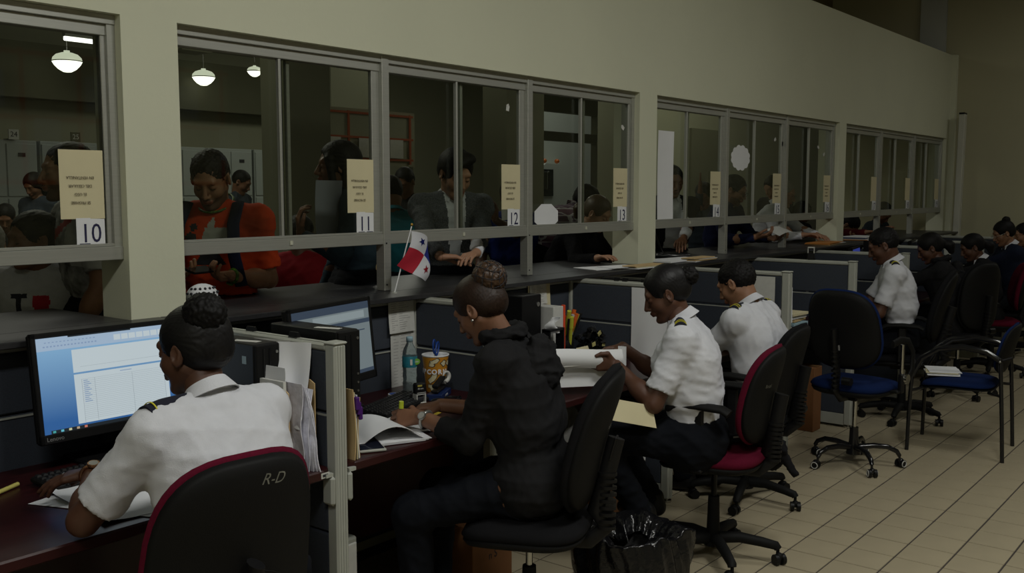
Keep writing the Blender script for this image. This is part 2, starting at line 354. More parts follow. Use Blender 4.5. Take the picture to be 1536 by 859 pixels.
# ================================================ smooth implicit figures (surface nets)
def V(*a): return np.array(a if len(a) > 1 else a[0], dtype=np.float64)
def nrm(v): return v/max(1e-9, np.linalg.norm(v))
class Vol:
    def __init__(s, lo, hi, h):
        s.h = h; s.lo = V(lo)-2*h; n = np.ceil((V(hi)+2*h-s.lo)/h).astype(int)+1
        s.n = n; s.d = np.full(n, 1.0, np.float32)
        s.ax = [s.lo[i]+h*np.arange(n[i]) for i in range(3)]
    def win(s, lo, hi, pad):
        a = np.maximum(0, np.floor((lo-pad-s.lo)/s.h).astype(int)); b = np.minimum(s.n, np.ceil((hi+pad-s.lo)/s.h).astype(int)+1)
        if (b <= a).any(): return None
        sl = tuple(slice(a[i], b[i]) for i in range(3))
        X = s.ax[0][a[0]:b[0]][:, None, None]; Y = s.ax[1][a[1]:b[1]][None, :, None]; Z = s.ax[2][a[2]:b[2]][None, None, :]
        return sl, X, Y, Z
    def op(s, sl, d, k, sub=False, inter=False):
        c = s.d[sl]
        if sub:
            q = np.clip(0.5-0.5*(d+c)/k, 0, 1); s.d[sl] = c+(-d-c)*q+k*q*(1-q)
        else:
            q = np.clip(0.5+0.5*(c-d)/k, 0, 1); s.d[sl] = c+(d-c)*q-k*q*(1-q)
    def rc(s, a, b, ra, rb=None, k=0.02, sub=False, clip=None):
        a, b = V(a), V(b); rb = ra if rb is None else rb; R = max(ra, rb)
        w_ = s.win(np.minimum(a, b)-R, np.maximum(a, b)+R, k+2.5*s.h)
        if w_ is None: return
        sl, X, Y, Z = w_; ab = b-a; L = max(1e-9, ab @ ab)
        t = np.clip(((X-a[0])*ab[0]+(Y-a[1])*ab[1]+(Z-a[2])*ab[2])/L, 0, 1)
        d = np.sqrt((X-a[0]-t*ab[0])**2+(Y-a[1]-t*ab[1])**2+(Z-a[2]-t*ab[2])**2)-(ra+t*(rb-ra))
        if clip is not None:
            p, n_ = clip; d = np.maximum(d, (X-p[0])*n_[0]+(Y-p[1])*n_[1]+(Z-p[2])*n_[2])
        s.op(sl, d, k, sub)
    def ell(s, c, r, R=None, k=0.01, sub=False, clip=None):
        c = V(c); r = V(r); R = np.eye(3) if R is None else R; m = r.max()
        w_ = s.win(c-m, c+m, k+2.5*s.h)
        if w_ is None: return
        sl, X, Y, Z = w_; q = [(X-c[0])*R[0, i]+(Y-c[1])*R[1, i]+(Z-c[2])*R[2, i] for i in range(3)]
        k0 = np.sqrt(sum((q[i]/r[i])**2 for i in range(3))); k1 = np.sqrt(sum((q[i]/r[i]**2)**2 for i in range(3)))
        d = k0*(k0-1)/np.maximum(k1, 1e-6)
        if clip is not None:
            p, n_ = clip; d = np.maximum(d, (X-p[0])*n_[0]+(Y-p[1])*n_[1]+(Z-p[2])*n_[2])
        s.op(sl, d, k, sub)
    def cut(s, p, n_):
        X = s.ax[0][:, None, None]; Y = s.ax[1][None, :, None]; Z = s.ax[2][None, None, :]
        s.d = np.maximum(s.d, ((X-p[0])*n_[0]+(Y-p[1])*n_[1]+(Z-p[2])*n_[2]).astype(np.float32))
    def mesh(s):
        d = s.d; d[0] = d[-1] = 1; d[:, 0] = d[:, -1] = 1; d[:, :, 0] = d[:, :, -1] = 1
        ins = d < 0; nx, ny, nz = d.shape
        cs = [(i, j, k) for i in (0, 1) for j in (0, 1) for k in (0, 1)]
        cnt = sum(ins[i:nx-1+i, j:ny-1+j, k:nz-1+k].astype(np.int8) for i, j, k in cs)
        act = np.argwhere((cnt > 0) & (cnt < 8))
        if len(act) == 0: return np.zeros((0, 3)), np.zeros((0, 4), int)
        vals = {c: d[act[:, 0]+c[0], act[:, 1]+c[1], act[:, 2]+c[2]] for c in cs}
        acc = np.zeros((len(act), 3)); num = np.zeros(len(act))
        for a in cs:
            for axn in range(3):
                if a[axn]: continue
                b = list(a); b[axn] = 1; b = tuple(b); va, vb = vals[a], vals[b]; m = (va < 0) != (vb < 0)
                t = np.where(m, va/np.where(m, va-vb, 1), 0)
                for q in range(3): acc[:, q] += m*(a[q]+(t if q == axn else 0))
                num += m
        pts = s.lo+s.h*(act+acc/num[:, None])
        idm = -np.ones((nx, ny, nz), np.int32); idm[act[:, 0], act[:, 1], act[:, 2]] = np.arange(len(act))
        F = []
        for axn in range(3):
            o = [0, 0, 0]; o[axn] = 1; A = ins[:nx-o[0], :ny-o[1], :nz-o[2]]; B = ins[o[0]:, o[1]:, o[2]:]
            e = np.argwhere(A != B); fl = A[e[:, 0], e[:, 1], e[:, 2]]
            u, v = (axn+1) % 3, (axn+2) % 3; du = np.zeros(3, int); dv = np.zeros(3, int); du[u] = 1; dv[v] = 1
            q = [idm[tuple((e-x).T)] for x in (du+dv, dv, 0*du, du)]
            f = np.stack(q, 1); f[~fl] = f[~fl][:, ::-1]; F.append(f)
        return pts, np.concatenate(F)
def np_mesh(name, parts, mats, parent, disp=None, region=None):
    """parts: list of (points, quads) joined into ONE mesh object under parent (world coordinates in)"""
    off = 0; PP = []; FF = []
    for p, f in parts: PP.append(p); FF.append(f+off); off += len(p)
    p = np.concatenate(PP); f = np.concatenate(FF)
    if len(p) == 0: return None
    if disp is not None:
        n_ = np.zeros_like(p); fn = np.cross(p[f[:, 2]]-p[f[:, 0]], p[f[:, 3]]-p[f[:, 1]])
        for i in range(4):
            for q in range(3): n_[:, q] += np.bincount(f[:, i], fn[:, q], len(p))
        n_ /= np.maximum(1e-12, np.linalg.norm(n_, axis=1))[:, None]
        p = p+n_*disp(p)[:, None]
    base = V(parent.matrix_basis.translation) if parent is not None else V(0, 0, 0)
    q = p-base
    me = bpy.data.meshes.new(name); me.vertices.add(len(p)); me.vertices.foreach_set('co', q.astype(np.float32).ravel())
    me.loops.add(f.size); me.loops.foreach_set('vertex_index', f.astype(np.int32).ravel())
    me.polygons.add(len(f)); me.polygons.foreach_set('loop_start', (np.arange(len(f))*4).astype(np.int32))
    me.polygons.foreach_set('use_smooth', np.ones(len(f), bool))
    for m in mats: me.materials.append(m)
    if region is not None: me.polygons.foreach_set('material_index', region(p[f].mean(1)).astype(np.int32))
    me.update(calc_edges=True)
    o = bpy.data.objects.new(name, me); link(o, parent); return o
def folds(amp, seed=0, wl=(0.24, 0.13, 0.07), ani=(1, 1, 1.6)):
    r = np.random.RandomState(seed); L = []
    for i, w_ in enumerate(wl):
        for _ in range(2):
            D1 = nrm(r.randn(3)*V(ani)); D2 = nrm(r.randn(3)); L.append((D1*2*PI/w_, D2*2*PI/w_*0.45, r.rand()*6, r.rand()*6, [1, .6, .35][i]))
    def fn(p):
        o = np.zeros(len(p))
        for D1, D2, a, b, g in L:
            q = np.sin(p @ D1+1.9*np.sin(p @ D2+a)+b); o += g*(1-np.abs(q))**1.6*1.2-0.45*g
        return amp*o/1.6
    return fn
def bezier_dir(a, f, l, s=0.0): return nrm(f*math.sin(a)+V(0, 0, 1)*math.cos(a)*math.cos(s)+l*math.sin(s))
def ik(S, T, a, b, pole):
    d = T-S; L = np.linalg.norm(d); L2 = min(L, (a+b)*0.995); dn = d/max(1e-6, L); T = S+dn*L2
    x = (a*a-b*b+L2*L2)/(2*L2); h = math.sqrt(max(0, a*a-x*x)); p = pole-dn*(pole @ dn); return S+dn*x+nrm(p)*h, T
def rot_to(v, axis, ang):
    c, s = math.cos(ang), math.sin(ang); return v*c+np.cross(axis, v)*s+axis*(axis @ v)*(1-c)
def hand_mesh(W, d, n, right, curl, thumb=(0.5, 0.2), sc=1.0, h=0.0035, spread=0.0, wr=0.025, arm=None):
    d = nrm(d); n = nrm(n-d*(n @ d)); t = np.cross(d, n)*(1 if right else -1)
    v = Vol(W-0.22*sc, W+0.22*sc, h)
    if arm is not None: v.rc(W-arm*0.03, W+d*0.012*sc, wr, 0.021*sc, k=.006)
    offs = (.031, .0105, -.0105, -.030); kn = (.088, .092, .087, .078)
    lens = ((.042, .026, .020), (.046, .029, .021), (.042, .027, .020), (.033, .021, .018))
    for i in range(4):
        K = W+d*kn[i]*sc+t*offs[i]*sc-n*0.002
        v.rc(W+d*.015*sc+t*offs[i]*.45*sc, K, .015*sc, .0115*sc, k=.012)
    v.rc(W+d*.03*sc+t*.014*sc+n*.006, W+d*.07*sc+n*.004, .014*sc, .012*sc, k=.012)
    tips = []
    for i in range(4):
        K = W+d*kn[i]*sc+t*offs[i]*sc-n*0.002; c = curl[i] if isinstance(curl, (list, tuple)) else curl
        dd = rot_to(d, n, 0)+t*spread*(1.5-i)*0.12; dd = nrm(dd); P_ = K; r = .0098*sc*(0.92 if i == 3 else 1)
        for j, Ls in enumerate(lens[i]):
            dd = rot_to(dd, np.cross(dd, n)/max(1e-6, np.linalg.norm(np.cross(dd, n))), c*(0.8, 1.0, 0.7)[j])
            Q = P_+dd*Ls*sc; v.rc(P_, Q, r, r*.9, k=.003); P_ = Q; r *= .9
        tips.append(P_)
    B = W+d*.022*sc+t*.020*sc+n*.004; d1 = nrm(d*.62+t*.70+n*thumb[1]); d2 = nrm(d*(1-thumb[0]*.3)+t*(.55-thumb[0]*.7)+n*(thumb[1]+.15)); d3 = nrm(d+t*(.3-thumb[0])+n*(thumb[1]+.2))
    v.rc(B, B+d1*.042*sc, .0155*sc, .0125*sc, k=.01); v.rc(B+d1*.042*sc, B+d1*.042*sc+d2*.032*sc, .0115*sc, .0102*sc, k=.004); v.rc(B+d1*.042*sc+d2*.032*sc, B+d1*.042*sc+d2*.032*sc+d3*.025*sc, .0102*sc, .0088*sc, k=.003)
    return v.mesh(), tips
def head_mesh(c, R, neck_to, h, s=1.0, fem=False, nose=1.0, neck_r=.052, fat=1.0):
    """c ear-level centre, R columns: forward, left, up"""
    T = lambda x, y, z: c+R @ (V(x, y, z)*s)
    v = Vol(c-.17*s-V(0, 0, .06), c+.17*s, h)
    v.ell(T(-.014, 0, .035), V(.098, .077, .084)*s, R, k=.02)
    v.ell(T(.028, 0, -.028), V(.064, .060*fat, .080)*s, R, k=.025)
    for y in (-1, 1):
        v.rc(T(-.005, y*.050, -.045), T(.058, y*.022, -.098), .020*s*fat, .018*s*fat, k=.025)
        v.ell(T(.052, y*.036, -.030), V(.030, .026*fat, .028)*s, R, k=.02)
    v.ell(T(.076, 0, -.100), V(.019, .021, .016)*s, R, k=.02)
    v.rc(T(.078, -.034, .028), T(.078, .034, .028), .014*s, k=.014)
    for y in (-1, 1): v.ell(T(.099, y*.032, .004), V(.016, .018, .013)*s, R, k=.012, sub=True)
    for y in (-1, 1): v.ell(T(.0735, y*.031, .004), V(.0165, .0165, .0145)*s, R, k=.003)
    v.rc(T(.086, 0, .018), T(.112*nose, 0, -.030), .0085*s, .0115*s, k=.008)
    for y in (-1, 1): v.ell(T(.099, y*.0125, -.036), V(.011, .0085, .008)*s, R, k=.005)
    v.ell(T(.088, 0, -.060), V(.016, .026, .012)*s, R, k=.012)
    v.rc(T(.0975, -.017, -.0575), T(.0975, .017, -.0575), .0048*s, k=.004); v.rc(T(.1015, 0, -.0572), T(.1015, 0, -.0575), .0052*s, k=.008)
    v.rc(T(.096, -.015, -.068), T(.096, .015, -.068), .0058*s, k=.005)
    v.rc(T(.108, -.022, -.0625), T(.108, .022, -.0625), .0022*s, k=.003, sub=True)
    for y in (-1, 1):
        Re = R @ np.array(Matrix.Rotation(y*0.35, 3, 'Z') @ Matrix.Rotation(-0.12, 3, 'Y'))
        v.ell(T(-.008, y*.080, -.004), V(.019, .0085, .033)*s, Re, k=.004)
        v.ell(T(-.004, y*.087, .000), V(.010, .0065, .019)*s, Re, k=.004, sub=True)
    v.rc(T(-.022, 0, -.045), neck_to, neck_r*s, neck_r*1.08*s, k=.025)
    return v.mesh(), T
def hair_vol(T, R, s, h, style, lo=None):
    c = T(0, 0, 0); ext = .20*s+(.34 if style in ('long', 'shoulder') else 0.06)
    v = Vol(c-ext, c+.21*s, h)
    big = {'short': .003, 'crop': -.001, 'quiff': .008, 'bun': .004, 'long': .010, 'ponytail': .004, 'shoulder': .008, 'curlybun': .004, 'bald': -.004}[style]
    v.ell(T(-.018, 0, .038), V(.102+big, .082+big, .090+big)*s, R, k=.01)
    if style not in ('crop',): v.ell(T(-.045, 0, -.005), V(.070+big, .074+big*.6, .062)*s, R, k=.02)
    else: v.ell(T(-.040, 0, .005), V(.071, .074, .060)*s, R, k=.02)
    if style == 'quiff':
        v.ell(T(.050, .012, .112), V(.050, .055, .030)*s, R, k=.02); v.ell(T(.085, -.02, .095), V(.024, .035, .022)*s, R, k=.015); v.ell(T(.098, -.045, .070), V(.012, .014, .022)*s, R, k=.01)
    # face and ears stay clear
    v.ell(T(.114, 0, -.014), V(.064, .092, .104)*s, R, k=.012, sub=True)
    v.ell(T(.070, 0, -.085), V(.075, .12, .075)*s, R, k=.012, sub=True)
    for y in (-1, 1):
        if style not in ('long', 'shoulder'): v.ell(T(.010, y*.092, -.012), V(.036, .026, .040)*s, R, k=.008, sub=True)
    if style in ('short', 'crop', 'quiff'): v.ell(T(-.01, 0, -.115), V(.13, .12, .072)*s, R, k=.015, sub=True)
    if style in ('bun', 'curlybun', 'ponytail'): v.ell(T(.0, 0, -.115), V(.12, .12, .060)*s, R, k=.015, sub=True)
    if style == 'long':
        for y in (-1, 0, 1): v.rc(T(-.045+.01*abs(y), y*.052, .01), T(-.075+.02*abs(y), y*.060, -.20), .045*s, .034*s, k=.03)
    if style == 'shoulder':
        for y in (-1, 0, 1): v.rc(T(-.035, y*.055, .01), T(-.055, y*.066, -.14), .040*s, .034*s, k=.03)
        v.rc(T(.055, .066, .04), T(.035, .078, -.10), .018*s, .020*s, k=.02); v.rc(T(.055, -.066, .04), T(.035, -.078, -.10), .018*s, .020*s, k=.02)
    if style == 'ponytail': v.rc(T(-.105, 0, .0), T(-.150, 0, -.05), .034*s, .038*s, k=.012); v.rc(T(-.150, 0, -.05), T(-.14, 0, -.10), .038*s, .026*s, k=.02)
    return v
def strand_disp(T, R, s, amp, n=84, curl=False):
    c = T(-.02, 0, .03)
    def fn(p):
        q = (p-c) @ R
        if curl:
            q = q/s; return amp*1.6*np.sin(q[:, 0]*230+2*np.sin(q[:, 2]*190))*np.sin(q[:, 1]*230+2*np.sin(q[:, 0]*170))
        a = np.arctan2(q[:, 1], q[:, 2]+.02); return amp*(np.sin(a*n+3*np.sin(q[:, 0]*22))+.5*np.sin(a*n*2.3+2))*.6
    return fn
SKIN = {}
def skin(name, rgb):
    if name not in SKIN: SKIN[name] = (mat('skin_'+name, rgb, 0.52, var=0.07, scale=35, bump=0.05, bscale=400), mat('lips_'+name, (rgb[0]*.85, rgb[1]*.55, rgb[2]*.6), 0.45), mat('stubble_'+name, (rgb[0]*.42, rgb[1]*.42, rgb[2]*.45), 0.7, var=.2, scale=300))
    return SKIN[name]
SK_D = skin('dark_brown', (0.085, 0.036, 0.020)); SK_M = skin('brown', (0.17, 0.078, 0.042)); SK_L = skin('tan', (0.33, 0.175, 0.105)); SK_T = skin('light_brown', (0.24, 0.12, 0.066))
H_BLACK = mat('black_hair', (0.005, 0.0045, 0.0045), 0.6, spec=.2, var=.3, scale=60, stretch=(1, 6, 1)); H_BROWN = mat('dark_brown_hair', (0.020, 0.010, 0.006), 0.5, spec=.3, var=.35, scale=60, stretch=(1, 6, 1)); H_GREY = mat('grey_hair', (0.25, 0.24, 0.21), 0.6, var=.2, scale=60)
M_eyew = mat('eye_white', (0.55, 0.52, 0.48), .25); M_iris = mat('dark_iris', (0.012, 0.008, 0.006), .15)
def cloth(name, rgb, rough=.85, var=.06, scale=30, bump=.15, bscale=350, **k): return mat(name, rgb, rough, var=var, scale=scale, bump=bump, bscale=bscale, spec=.12, **k)
W_SHIRT = cloth('white_uniform_cotton', (0.57, 0.58, 0.62), var=.03); BLK = cloth('black_cotton', (0.010, 0.010, 0.012)); PANTS = cloth('black_trouser_cloth', (0.006, 0.007, 0.010)); NAVY = cloth('navy_knit', (0.010, 0.014, 0.030))
PERSONS = {}
def person(label, hips, face, hz=0.60, lean=(8, 18, 30), side=0.0, head=(30, 0, 0), skn=SK_M, hair='short', hairm=None, fem=False,
           hands=None, poles=(None, None), handdir=(None, None), palm=(None, None), curl=(0.35, 0.35), top=W_SHIRT, sleeve='short', fat=1.0, feet=None, seated=True,
           scale=1.0, h=0.011, hh=0.0045, group=None, amp=0.006, seed=1, twist=0.0, hem=0.10, pants=PANTS, neckc=True, stubble=False, shoes=True, eyes=True, shw=None, head_at=None, hairamp=.0012, thumbs=((.5, .2), (.5, .2)), name='person', region=None, mats=None, headscale=1.0, knee_out=0.13, nose=1.0):
    ph = math.radians(face); f = V(math.cos(ph), math.sin(ph), 0); l = V(-math.sin(ph), math.cos(ph), 0); u = V(0, 0, 1)
    a = [math.radians(x) for x in lean]; sd = math.radians(side); s = scale
    def fk(P_):
        d1 = bezier_dir(a[0], f, l, sd*.5); d2 = bezier_dir(a[1], f, l, sd); d3 = bezier_dir(a[2], f, l, sd)
        S1 = P_+.21*s*d1; C7 = S1+.285*s*d2; return d1, d2, d3, S1, C7, C7+.158*s*d3
    P_ = V(hips[0], hips[1], hz); d1, d2, d3, S1, C7, HC = fk(P_)
    if head_at is not None:
        dl = V(head_at)-HC; P_ = P_+V(dl[0], dl[1], dl[2]); d1, d2, d3, S1, C7, HC = fk(P_)
    base = (float(P_[0]), float(P_[1]), 0.0 if P_[1] < YW else 0.12)
    root = thing(name, label, 'person', base, 0, group)
    hp, hy, hr = [math.radians(x) for x in head]
    R = np.array(Matrix.Rotation(ph+hy, 3, 'Z') @ Matrix.Rotation(hp, 3, 'Y') @ Matrix.Rotation(hr, 3, 'X'))
    hs = headscale*(.97 if fem else 1.02)*(s**.5)
    tw = math.radians(twist); lt = rot_to(l, u, tw)
    sw = (shw or (.155 if fem else .178))*s
    Sh = {q: C7-.045*d2*s+lt*sw*q+f*.012 for q in (1, -1)}
    Hp = {q: P_+l*.088*q*s for q in (1, -1)}
    ua, fa = .285*s, .245*s
    hands = hands or (None, None); arms = {}
    for i, q in enumerate((1, -1)):           # left then right
        T_ = V(hands[i]) if hands[i] is not None else Sh[q]-u*.50*s+f*.10+l*q*.04
        pole = V(poles[i]) if poles[i] is not None else (-u*1.0+l*q*.5-f*.4)
        E_, W_ = ik(Sh[q], T_, ua, fa, pole); arms[q] = (Sh[q], E_, W_)
    legs = {}
    for i, q in enumerate((1, -1)):
        if feet is not None: T_ = V(feet[i])
        elif seated: T_ = P_+f*.42+l*q*.10; T_[2] = base[2]+.085
        else: T_ = P_+l*q*.10; T_[2] = base[2]+.085
        lg = max(1.0, (P_[2]-T_[2])/(.835*s)) if not seated else 1.0
        K_, A_ = ik(Hp[q], T_, .43*s*lg, .42*s*lg, f*1.0+u*.35+l*q*knee_out*2 if seated else f); legs[q] = (Hp[q], K_, A_)
    def torso(v, g, k=.05, pel=True):
        Cc = S1+.13*s*d2
        v.rc(Cc-lt*.078*s, Cc+lt*.078*s, (.108+g)*s*fat**.5, k=k)
        v.rc(S1-l*.065*s+f*.01*(fat-1)*6, S1+l*.065*s+f*.01*(fat-1)*6, (.105*fat+g)*s, k=k)
        v.rc(C7-.075*d2*s-lt*.085*s, C7-.075*d2*s+lt*.085*s, (.080+g)*s, k=k)
        if pel: v.rc(P_-l*.075*s, P_+l*.075*s, (.118*fat**.6+g)*s, k=k)
        for q in (1, -1):
            v.rc(Sh[q], Sh[q]-d2*.01, (.056+g)*s, k=k*.7); v.rc(C7+d3*.01, Sh[q]+d2*.005, (.042+g*.8)*s, (.044+g)*s, k=k*.8)
        if fem:
            for q in (1, -1): v.ell(Cc+f*.085*s+l*q*.065*s-u*.01, V(.062, .066, .068)*s+g, k=.05)
    allp = [P_, S1, C7]+[x for t_ in arms.values() for x in t_]+[x for t_ in legs.values() for x in t_]
    lo = np.min(allp, 0)-.20; hi = np.max(allp, 0)+.20
    lo[2] = max(lo[2], base[2]-0.0)
    # ---- body (skin)
    v = Vol(lo, hi, h); torso(v, 0.0)
    v.rc(C7-d2*.03, C7+d3*.08*s, .055*s, .05*s, k=.03)
    for q in (1, -1):
        S_, E_, W_ = arms[q]; v.rc(S_, E_, .050*s, .040*s, k=.03); v.rc(E_, W_, .041*s*(.94 if fem else 1.05), .0265*s, k=.012)
        m_ = E_+(W_-E_)*.28; v.rc(m_, m_+(W_-E_)*.1, .043*s*(.94 if fem else 1.05), k=.02)
        A, K_, B = legs[q]; v.rc(A, K_, .078*s, .054*s, k=.04); v.rc(K_, B, .053*s, .036*s, k=.02)
        v.rc(B-f*.02-u*.03, B+f*.13-u*.055, .035, .026, k=.02)
    parts = [v.mesh()]
    hm, T = head_mesh(HC, R, C7-d2*.01+d3*.0, hh, hs, fem, nose, .047 if fem else .056); parts.append(hm)
    tipsD = {}
    for i, q in enumerate((1, -1)):
        S_, E_, W_ = arms[q]; ad = nrm(W_-E_); dd = V(handdir[i]) if handdir[i] is not None else ad
        pn = V(palm[i]) if palm[i] is not None else -u
        m_, tips = hand_mesh(W_, nrm(dd), pn, q == -1, curl[i], thumbs[i], s*(.92 if fem else 1.0), min(hh, .0045), arm=ad, wr=.0262*s); parts.append(m_); tipsD[q] = (W_, nrm(dd), nrm(pn), tips)
    def reg(p):
        ql = (p-HC) @ R/hs; out = np.zeros(len(p), int)
        out[(ql[:, 0] > .088) & (np.abs(ql[:, 1]) < .024) & (ql[:, 2] < -.0525) & (ql[:, 2] > -.0745)] = 1
        if stubble: out[(out == 0) & (ql[:, 0] > .015) & (ql[:, 2] < -.048) & (ql[:, 2] > -.125) & (np.linalg.norm(ql, axis=1) < .16)] = 2
        return out
    np_mesh('body', parts, list(skn), root, region=reg)
    # ---- garments
    g = .014; v = Vol(lo, hi, h); torso(v, g)
    cutp = P_+d1*hem; v.cut(cutp, -d1)
    for q in (1, -1):
        S_, E_, W_ = arms[q]
        if sleeve == 'short':
            e = S_+(E_-S_)*.80; n_ = nrm(E_-S_); v.rc(S_, e+n_*.05, .060*s, .064*s, k=.03, clip=(e, n_))
        elif sleeve == 'long':
            v.rc(S_, E_, .062*s, .053*s, k=.03); e = E_+(W_-E_)*.95; n_ = nrm(W_-E_); v.rc(E_, e+n_*.03, .053*s, .037*s, k=.025, clip=(e, n_))
        else:
            v.rc(S_, E_, .062*s, .053*s, k=.03); e = E_+(W_-E_)*.55; n_ = nrm(W_-E_); v.rc(E_, e+n_*.03, .054*s, .044*s, k=.025, clip=(e, n_))
    v.rc(C7+d3*.045*s-.0*f, C7+d3*.40*s+f*.05, .05*s, .06*s, k=.008, sub=True)
    rg = None if region is None else (lambda q: region((q-C7) @ l, (q-C7) @ f, q[:, 2]-C7[2]))
    go = np_mesh({True: 'shirt', False: 'jacket'}[sleeve == 'short' or top.name.endswith('shirt_cloth')], [v.mesh()], mats or [top], root, disp=folds(amp, seed), region=rg)
    v = Vol(lo, hi, h*1.1)
    v.rc(P_-l*.075*s, P_+l*.075*s, (.118*fat**.6+.014)*s, k=.05); v.rc(S1-l*.065*s+f*.01*(fat-1)*6, S1+l*.065*s+f*.01*(fat-1)*6, (.105*fat+.014)*s, k=.05); v.cut(cutp+d1*(.012 if hem > -.02 else .0), d1)
    for q in (1, -1):
        A, K_, B = legs[q]; v.rc(A, K_, .092*s, .070*s, k=.05); v.rc(K_, B, .070*s, .058*s, k=.03, clip=(B+nrm(B-K_)*.0, nrm(B-K_)))
    np_mesh('trousers', [v.mesh()], [pants], root, disp=folds(.006, seed+9, wl=(.2, .11, .07)))
    if shoes:
        for q in (1, -1):
            A, K_, B = legs[q]; v = Vol(B-.2, B+.2, .008); ff = nrm(f+l*q*.2)
            v.rc(B-ff*.03-u*.03, B+ff*.14-u*.048, .044, .034, k=.02); v.rc(B-ff*.02, B-ff*.02+u*.02, .042, k=.02); v.cut(V(0, 0, B[2]-.083), -u)
            np_mesh('shoe', [v.mesh()], [M_blackp], root)
    if neckc:     # collar band standing round the neck
        mb = MB(); dn = nrm(d3+d2*.5); cf = nrm(f-dn*(f @ dn)); cl = np.cross(dn, cf); c0 = C7+d3*.012*s
        def cf_(u_, v_):
            t = math.radians(30)+u_*math.radians(300); r = (.064-.012*v_)*s*(1 if not fem else .93)
            return c0+cf*math.cos(t)*r*1.08+cl*math.sin(t)*r+dn*(.010+v_*.036+.012*(-math.cos(t)))*s-V(base)
        mb.grid(lambda a_, b_: cf_(a_, b_), 30, 5, thick=.004)
        mb.grid(lambda a_, b_: (lambda q_: q_)(cf_(a_, 1-b_*1.05)+ (cf*math.cos(math.radians(30)+a_*math.radians(300))+cl*math.sin(math.radians(30)+a_*math.radians(300)))*(.004+.014*b_)), 30, 5, thick=.003)
        mb.build('collar', top, root)
    hvm = hairm or H_BLACK
    if hair:
        v = hair_vol(T, R, hs, hh*1.1, hair)
        np_mesh('hair', [v.mesh()], [hvm], root, disp=strand_disp(T, R, hs, hairamp*(.8 if hair in ('bun', 'ponytail', 'shoulder', 'long', 'quiff') else 1.3), curl=hair in ('crop', 'short')))
    B_ = V(base); Rm = Matrix([[float(x) for x in r_] for r_ in R])
    for y in (-1, 1): MB().tube([Vector(T(*q)-B_) for q in ((.0885, y*.016, .0225), (.0895, y*.030, .0275), (.078, y*.047, .0225))], [.0022, .0028, .0014], n=6).build('eyebrow', hvm, root)
    if eyes:
        for y in (-1, 1): MB().tube([Vector(T(*q)-B_) for q in ((.0855, y*.020, -.0015), (.0905, y*.031, -.0045), (.0845, y*.0425, -.001))], [.0012, .002, .0012], n=6).build('eyelash', M_iris, root)
    info = dict(root=root, base=B_, T=T, R=R, hs=hs, HC=HC, C7=C7, Sh=Sh, arms=arms, legs=legs, f=f, l=l, d2=d2, d3=d3, P=P_, tips=tipsD, S1=S1, lt=lt, s=s)
    return info
def add_bun(I, pos, r, m=H_BLACK, name='hair_bun', h=.0045, flat=1.0):
    c = I['T'](*pos); v = Vol(c-r*1.6, c+r*1.6, h); v.ell(c, V(r*flat, r, r), I['R'], k=.01)
    def dsp(p):
        q = (p-c) @ I['R']; return .0035*np.sin(q[:, 0]*260+2*np.sin(q[:, 2]*160))*np.sin(q[:, 1]*240+2*np.sin(q[:, 0]*150))
    return np_mesh(name, [v.mesh()], [m], I['root'], disp=dsp)
def add_epaulette(I, q, m=None, stripes=2):
    """shoulder board lying on the shoulder, q = 1 left, -1 right"""
    B = I['base']; a = I['C7']+I['d3']*.030*I['s']+I['lt']*.066*q*I['s']; b = I['Sh'][q]+V(0, 0, .070)*I['s']+I['lt']*.024*q
    ax = nrm(b-a); up = nrm(V(0, 0, 1)-ax*ax[2]); sd = np.cross(up, ax); L = np.linalg.norm(b-a)
    def fn(u_, v_):
        w_ = .024+.004*u_; arc = -.018*(abs(v_*2-1)**2)-.02*max(0, u_-.6)
        return Vector(a+ax*L*u_*1.02+sd*w_*(v_*2-1)+up*(.013+arc)-B)
    mb = MB().grid(fn, 12, 9, thick=-.006); e = mb.build('epaulette', mat('navy_epaulette_felt', (.006, .007, .018), .9), I['root'])
    for k_ in range(stripes):
        u0 = .86-.15*k_
        s_ = MB().grid(lambda u_, v_: fn(u0+.026*u_, .04+.92*v_)+Vector(up*.0085), 3, 9, thick=-.002); s_.build('stripe', mat('yellow_braid', (.55, .50, .03), .7), e)
    return e
def add_watch(I, q, m, band=None, name='wristwatch', back=.030):
    S_, E_, W_ = I['arms'][q]; ad = nrm(W_-E_); c = W_-ad*back; B = I['base']; d, n = I['tips'][q][1], I['tips'][q][2]
    o = nrm(-n-ad*(-n @ ad)); t = np.cross(ad, o); r = .0315*I['s']
    mb = MB(); mb.tube([Vector(c+(o*math.cos(k*2*PI/22)+t*math.sin(k*2*PI/22))*r-B) for k in range(22)], .0022, n=6, ry=.008, up=None, closed=True)
    w_ = mb.build(name, m, I['root'])
    cc = c+o*(r+.002)-B; mb = MB().cyl(Vector(cc), Vector(cc+o*.007), .017, .016, n=20); mb.build('case', m, w_)
    MB().cyl(Vector(cc+o*.007), Vector(cc+o*.0078), .013, .013, n=20).build('dial', mat('watch_dial', (.3, .3, .27), .3), w_)
    return w_
